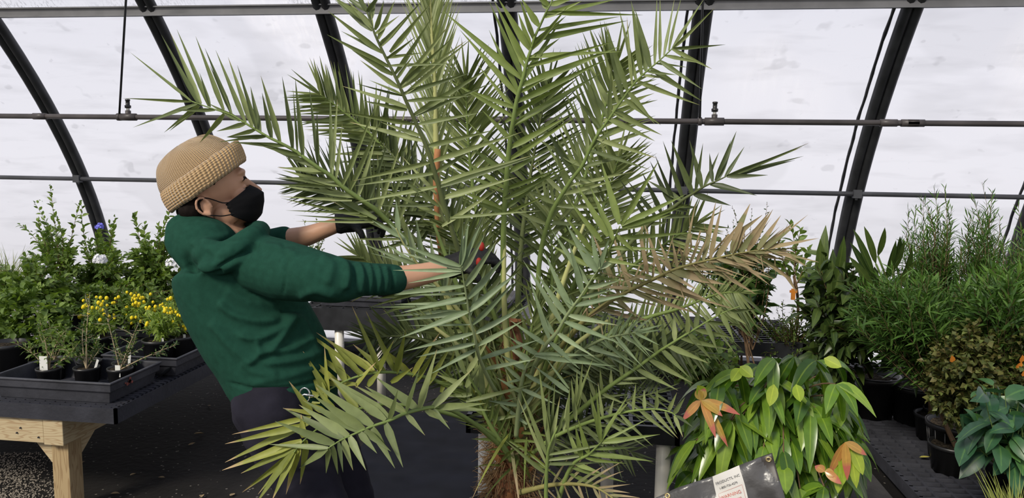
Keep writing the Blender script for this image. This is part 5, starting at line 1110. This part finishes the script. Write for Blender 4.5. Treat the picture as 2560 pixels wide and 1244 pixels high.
# hood: collar ring round the neck plus the empty hood hanging behind
ring = [P(652, 576, 2.20), P(632, 590, 2.08), P(562, 634, 2.03), P(500, 622, 2.06), P(464, 578, 2.16), P(478, 562, 2.28), P(540, 562, 2.35), P(620, 570, 2.31), P(652, 576, 2.20)]
cr_ = catmull(ring, 40); hd.tube(cr_, [.030+.014*math.exp(-((i-16)/9)**2) for i in range(41)], 14)
loft(hd, [(500, 590, 2.17, 62, .11), (520, 625, 2.12, 84, .10), (535, 655, 2.10, 60, .07)], 8, 20)
loft(hd, [(480, 588, 2.18, 34, .09), (484, 625, 2.14, 40, .10), (504, 665, 2.10, 34, .07)], 8, 16)
loft(hd, [(640, 588, 2.11, 26, .04), (585, 640, 2.02, 36, .045), (520, 672, 2.02, 26, .04)], 10, 16)
FOLDS = []   # (pixel polyline, depth, width m, height m) : ridges of cloth on the near side
def fold(pts, wd, ht): FOLDS.append(([P(*p, 2.03) for p in pts], wd, ht))
for pts, wd, ht in ((((544,752),(579,783),(644,802),(705,798)), .013, .011), (((560,722),(620,752),(700,762)), .016, .007), (((640,888),(684,868),(719,822),(748,780)), .012, .012), (((590,835),(644,845),(705,818),(738,775)), .012, .011),
    (((526,800),(570,856),(635,912)), .014, .008), (((655,908),(719,903),(784,888),(825,860)), .012, .010), (((668,880),(730,872),(790,840)), .010, .008), (((640,850),(648,885),(620,910)), .010, .008), (((620,960),(700,945),(770,925),(830,900)), .011, .005),
    (((745,785),(775,830),(790,880)), .012, .007), (((600,905),(640,930),(700,935)), .012, .006), (((700,770),(740,775),(785,765)), .010, -.010),
    (((705,600),(716,660),(706,740)), .0035, -.004), (((745,745),(790,725),(840,742)), .012, .007), (((800,640),(830,665),(815,715)), .014, .007), (((840,640),(868,670),(866,728)), .012, .010), (((862,742),(885,700),(880,650)), .008, -.008),
    (((893,650),(905,690),(900,735)), .008, .008), (((918,652),(928,695),(922,738)), .007, .007), (((940,654),(950,695),(943,736)), .006, .006), (((962,660),(968,698),(962,734)), .006, .005), (((978,662),(984,698),(980,732)), .004, -.006),
    (((655,615),(700,622),(745,640)), .012, .006), (((480,690),(470,640),(480,610)), .012, -.006), (((540,672),(600,640),(650,605)), .008, -.012), (((470,660),(510,690),(560,678)), .007, -.010), (((600,560),(560,590),(500,600)), .010, .004),
    (((500,625),(550,650),(600,625)), .014, -.005), (((568,955),(640,972),(740,965),(840,935)), .005, -.006)):
    fold(pts, wd, ht)
def fold_disp(co, nm):
    out = np.zeros(len(co)); near = np.clip(-nm[:, 1]*2.0+.25, 0, 1)
    pr = co[:, [0, 2]]*(2.03/np.maximum(co[:, 1], .1))[:, None]; pr[:, 1] += H*(1-2.03/np.maximum(co[:, 1], .1))
    for pts, wd, ht in FOLDS:
        c = catmull(pts, 16); best = np.full(len(co), 9.); pos = np.zeros(len(co))
        for i in range(16):
            a = np.array([c[i].x, c[i].z]); b_ = np.array([c[i+1].x, c[i+1].z]); ab = b_-a; t = np.clip(((pr-a)@ab)/(ab@ab), 0, 1)
            d = np.linalg.norm(pr-(a+t[:, None]*ab), axis=1); up_ = d < best; best[up_] = d[up_]; pos[up_] = (i+t[up_])/16
        out += 1.35*ht*np.exp(-(best/wd)**2)*np.clip(np.sin(np.pi*np.clip(pos, .02, .98))*2.2, 0, 1)*near
    out += .0022*np.array([noise.noise(Vector((x*14, y*14, z*22))) for x, y, z in co])
    return out
remesh(hd, 'hoodie', .0062, 5, fold_disp, M['hoodie'], man)
mb = MB(); q = [P(1003, 700, 2.12)]
pt = MB()
legp = lambda L, g: [(a, b_, c_, d*g+4, e_*g+.008) for a, b_, c_, d, e_ in L[:-1]]
loft(pt, [(708, 950, 2.2, 122, .16), (705, 1010, 2.2, 116, .165), (715, 1060, 2.2, 108, .16)], 10, 28)
loft(pt, legp(leg_n, 1.12)+[(800, 1760, 2.2, 46, .055)], 24, 20); loft(pt, legp(leg_f, 1.12)+[(885, 1690, 2.45, 46, .055)], 24, 20)
def pant_disp(co, nm): return np.array([.006*noise.noise(Vector((x*7, y*7, z*18)))+.004*noise.noise(Vector((x*20, y*20, z*30))) for x, y, z in co])
pn = remesh(pt, 'trousers', .008, 4, pant_disp, M['pants'], man)
mb = MB()
for k in range(18): a = k*.35
ringp = [P(762, 987, 2.02)+Vector((.016*math.cos(a), 0, .022*math.sin(a))) for a in [i*math.pi/8 for i in range(17)]]
mb.tube(ringp, .0025, 6); mb.tube([P(745, 993, 2.02), P(762, 985, 2.02), P(785, 990, 2.02)], .004, 6); M['chrome'] = mat('key_ring_metal', (.7,.7,.7,1), .25, metal=1); mb.build('key_clip', M['chrome'], pn)
# gloves
for w_, d_, u_, nm_ in ((wR, dR, Vector((0, -.4, 1)), 1), (wL, dL, Vector((0, -.3, 1)), 0)):
    g = MB(); hand(g, w_, d_, u_, 1.28); dn = d_.normalized(); g.tube([w_-dn*.02, w_+dn*.01, w_+dn*.04], [.038, .034, .036], 14)
    gl = remesh(g, 'glove', .0035, 2, None, M['glove'], man)
    if nm_:
        g = MB()
        for q in ((1204, 616, 2.15), (1197, 655, 2.15)): g.ball(P(*q), .009, .008, .014, 10, 7)
        g.build('red_trim', M['red_trim'], gl)
# boots
bt = MB(); shoe(bt, an.x, 2.2, 1.18); bt.tube([(an.x, 2.2, .05), (an.x, 2.2, .15)], .055, 14); remesh(bt, 'boot', .006, 3, None, M['boot'], man)
bt = MB(); shoe(bt, af.x, 2.45, 1.18); bt.tube([(af.x, 2.45, .05), (af.x, 2.45, .15)], .055, 14); remesh(bt, 'boot', .006, 3, None, M['boot'], man)
# hair: sideburn, nape and brow
hr = MB()
for s in (-1, 1):
    hball(hr, -.035, s*.062, .005, .045, .028, .035); pass
hball(hr, -.045, 0, .0, .045, .062, .045); hball(hr, .028, 0, .075, .113, .0865, .100)
remesh(hr, 'hair', .004, 2, lambda co, nm: np.array([.002*noise.noise(Vector((x*70, y*70, z*30))) for x, y, z in co]), M['hair'], man)
from mathutils.bvhtree import BVHTree
bvh = BVHTree.FromObject(body, bpy.context.evaluated_depsgraph_get()); _w = body.matrix_parent_inverse
def surf(y, z, off=0.0):
    r_ = bvh.ray_cast(hp(.32, y, z), -hf); q_ = r_[0] if r_[0] is not None else hp(.13, y, z); return q_+hf*off
mb = MB()
for s in (-1, 1): mb.tube([surf(s*(.012+.0055*k), .026+.006*math.sin(k*.5), .0002) for k in range(8)], [.0022, .0034, .0038, .0038, .0036, .0032, .0026, .0012], 6)
mb.build('eyebrows', M['hair'], man)
M['eye'] = mat('eye', (.40,.37,.33,1), .2, .5)
for s in (-1, 1):
    ec = surf(s*.034, .004, -.0075); mb = MB(); mb.ball(ec, .0115, .0115, .0115, 14, 9); ey = mb.build('eye', M['eye'], man)
    mb = MB(); mb.ball(ec+hf*.0078-hu*.004, .0045, .0045, .0045, 10, 7); mb.build('iris', M['hair'], ey)
    mb = MB(); mb.ball(ec+hu*.0022, .0122, .0122, .0118, 14, 9); mb.build('eyelid', M['skin'], ey)
    mb = MB(); mb.tube([ec+HM.to_3x3() @ Vector((.0125*math.cos(k*.3-.9)*1.0, s*.0125*math.sin(k*.3-.9), -.0035)) for k in range(7)], .0014, 5); mb.build('lashes', M['hair'], ey)
# mask
mk = MB(); nu, nv = 28, 18
prof = [(0, .147, .004), (.18, .165, -.016), (.38, .176, -.036), (.6, .166, -.062), (.8, .142, -.098), (1, .104, -.116)]
def pv(v):
    for (a, x0, z0), (b_, x1, z1) in zip(prof[:-1], prof[1:]):
        if v <= b_+1e-6: f = (v-a)/(b_-a); f = f*f*(3-2*f)*.4+f*.6; return x0+(x1-x0)*f, z0+(z1-z0)*f
for i in range(nu+1):
    u = -1+2*i/nu
    for j in range(nv+1):
        v = j/nv; x, z = pv(v); au = abs(u); back = .056
        xx = x-(x-back)*au**1.75; yy = math.copysign(.087*math.sin(min(1, au)*math.pi/2)**.8, u)*(1-.10*v*(1-au)); zz = z*(1-au**1.6)+au**1.6*mix(-.020, -.060, v)
        mk.v.append(hp(xx+.0015*math.sin(v*22+u*4)*(au), yy, zz))
for i in range(nu):
    for j in range(nv): a = i*(nv+1)+j; mk.face([a, a+1, a+nv+2, a+nv+1])
o = mk.build('face_mask', M['mask'], man); s_ = o.modifiers.new('s', 'SOLIDIFY'); s_.thickness = .002; s_.offset = 1
mb = MB()
for s in (-1, 1):
    mb = MB(); mb.tube(catmull([hp(.080, s*.080, -.022), hp(.052, s*.089, -.014), hp(.03, s*.090, .006), hp(.008, s*.096, .022), hp(-.018, s*.094, .012)], 14), .0018, 6); mb.build('ear_loop', M['mask'], o)
    mb = MB(); mb.tube(catmull([hp(.080, s*.080, -.062), hp(.052, s*.088, -.054), hp(.03, s*.089, -.048), hp(.008, s*.090, -.036), hp(-.012, s*.092, -.028)], 14), .0018, 6); mb.build('ear_loop', M['mask'], o)
# knit cap: crown and turned-up cuff
def hat_pt(th, r, z, ox=0):   # band plane tilts up to the front
    x = math.cos(th)*r*.127; y = math.sin(th)*r*.108; return hp(.034+x+ox, y, z+.066+.23*x)
mb = MB(); nu, nv = 528, 30
for j in range(nv+1):
    v = j/nv; ph = v*math.pi/2
    r = math.cos(ph)**.62*(1.04 if v < .99 else 1); z = .128*math.sin(ph)**1.05
    r = r if v < 1 else 0.004
    for i in range(nu+1):
        th = 2*math.pi*i/nu; rr = r*(1+.0045*math.cos(110*th)*min(1, r*2)+.012*noise.noise(Vector((math.cos(th)*2, math.sin(th)*2, v*3))))
        mb.v.append(hat_pt(th, rr, z+.0035*noise.noise(Vector((math.cos(th)*3, math.sin(th)*3, v*4))), -.030*math.sin(ph)))
for j in range(nv):
    for i in range(nu): a = j*(nu+1)+i; mb.face([a, a+1, a+nu+2, a+nu+1], [(i/nu*5/3, j/nv), ((i+1)/nu*5/3, j/nv), ((i+1)/nu*5/3, (j+1)/nv), (i/nu*5/3, (j+1)/nv)])
cap = mb.build('knit_cap', M['knit'], man)
mb = MB(); pr_ = [(1.00, -.014), (1.06, -.020), (1.10, -.010), (1.12, .010), (1.12, .030), (1.095, .046), (1.05, .052), (1.01, .047)]; nv = len(pr_)-1
for j, (r, z) in enumerate(pr_):
    for i in range(nu+1):
        th = 2*math.pi*i/nu; rr = r*(1+.006*math.cos(66*th+j*.2))+.008*noise.noise(Vector((math.cos(th)*3, math.sin(th)*3, 5))); mb.v.append(hat_pt(th, rr, z+.002*noise.noise(Vector((math.cos(th)*6, math.sin(th)*6, j*.3)))))
for j in range(nv):
    for i in range(nu): a = j*(nu+1)+i; mb.face([a, a+1, a+nu+2, a+nu+1], [(i/nu, j/nv*.4), ((i+1)/nu, j/nv*.4), ((i+1)/nu, (j+1)/nv*.4), (i/nu, (j+1)/nv*.4)])
mb.build('cap_cuff', M['knit'], cap)

# ------------------------------------------------------------------ litter on the ground
M['dry_leaf'] = mat('dry_fallen_leaf', (.30,.22,.12,1), .8, var=.3)
M['green_fallen'] = mat('yellowing_fallen_leaf', (.42,.38,.08,1), .7)
spots = [(510, 1082, 'curled dry leaf on the dark ground right of the bench brace'), (300, 1233, 'pale dry leaf low in the picture beside the wooden post'), (395, 1192, 'dry leaf flat on the ground midway between post and trousers'),
         (520, 1012, 'dark dry leaf on the ground under the hanging grating edge'), (585, 1232, 'light dry leaf on the ground beneath the yellow leaflet tips'), (212, 1152, 'small dry leaf just right of the wooden post'),
         (340, 1182, 'thin dry leaf between the post and the middle of the floor'), (470, 1112, 'small tan leaf near the trousers on the ground'), (505, 1236, 'yellowish leaf fragment at the bottom of the floor')]
for px, py, lb in spots:
    p = Pz(px, py, .004); mb = MB(); a = R(0, 6.28); d = Vector((math.cos(a), math.sin(a), .05))
    mb.blade(p, d, Vector((0, 0, 1)), R(.04, .07), R(.018, .03), fold=R(.2, .6), seg=4, prof=OVAL, bend=-.15); tag(mb.build('fallen_leaf', M['dry_leaf'], origin=p), lb, 'leaf', 'dry leaves on the ground')
for px, py, lb in ((2298, 1142, 'yellow leaf lying on the near floor grating'), (2355, 1172, 'pale yellow leaf lying beside the dark wicker pot')):
    p = Pz(px, py, .104); mb = MB(); d = Vector((1, R(-.4, .4), .05)); mb.blade(p, d, Vector((0, 0, 1)), .055, .026, fold=.3, seg=4, prof=OVAL, bend=-.1)
    tag(mb.build('fallen_leaf', M['green_fallen'], origin=p), lb, 'leaf', 'yellow leaves on the floor grating')
mb = MB(); random.seed(3)
for _ in range(1500):
    p = Pz(R(-20, 170)*R(.3, 1), R(1130, 1260), 0)
    if abs(p.x+2.52) < .09 and 3.0 < p.y < 3.2: continue
    s = R(.002, .006); n0 = len(mb.v); mb.v += [p+Vector((s*R(.6, 1), 0, 0)), p+Vector((-s, s*R(.5, 1), 0)), p+Vector((-s*.6, -s, 0)), p+Vector((0, 0, s*R(.8, 1.5)))]
    for q in ((0, 1, 3), (1, 2, 3), (2, 0, 3)): mb.face([n0+i for i in q])
M['perlite'] = mat('perlite_gravel', (.33,.29,.24,1), .9, var=.6, vscale=200)
tag(mb.build('spilled_gravel', M['perlite'], smooth=False), 'pale gravel and perlite spilled on the ground at lower left', 'gravel', None, 'stuff')
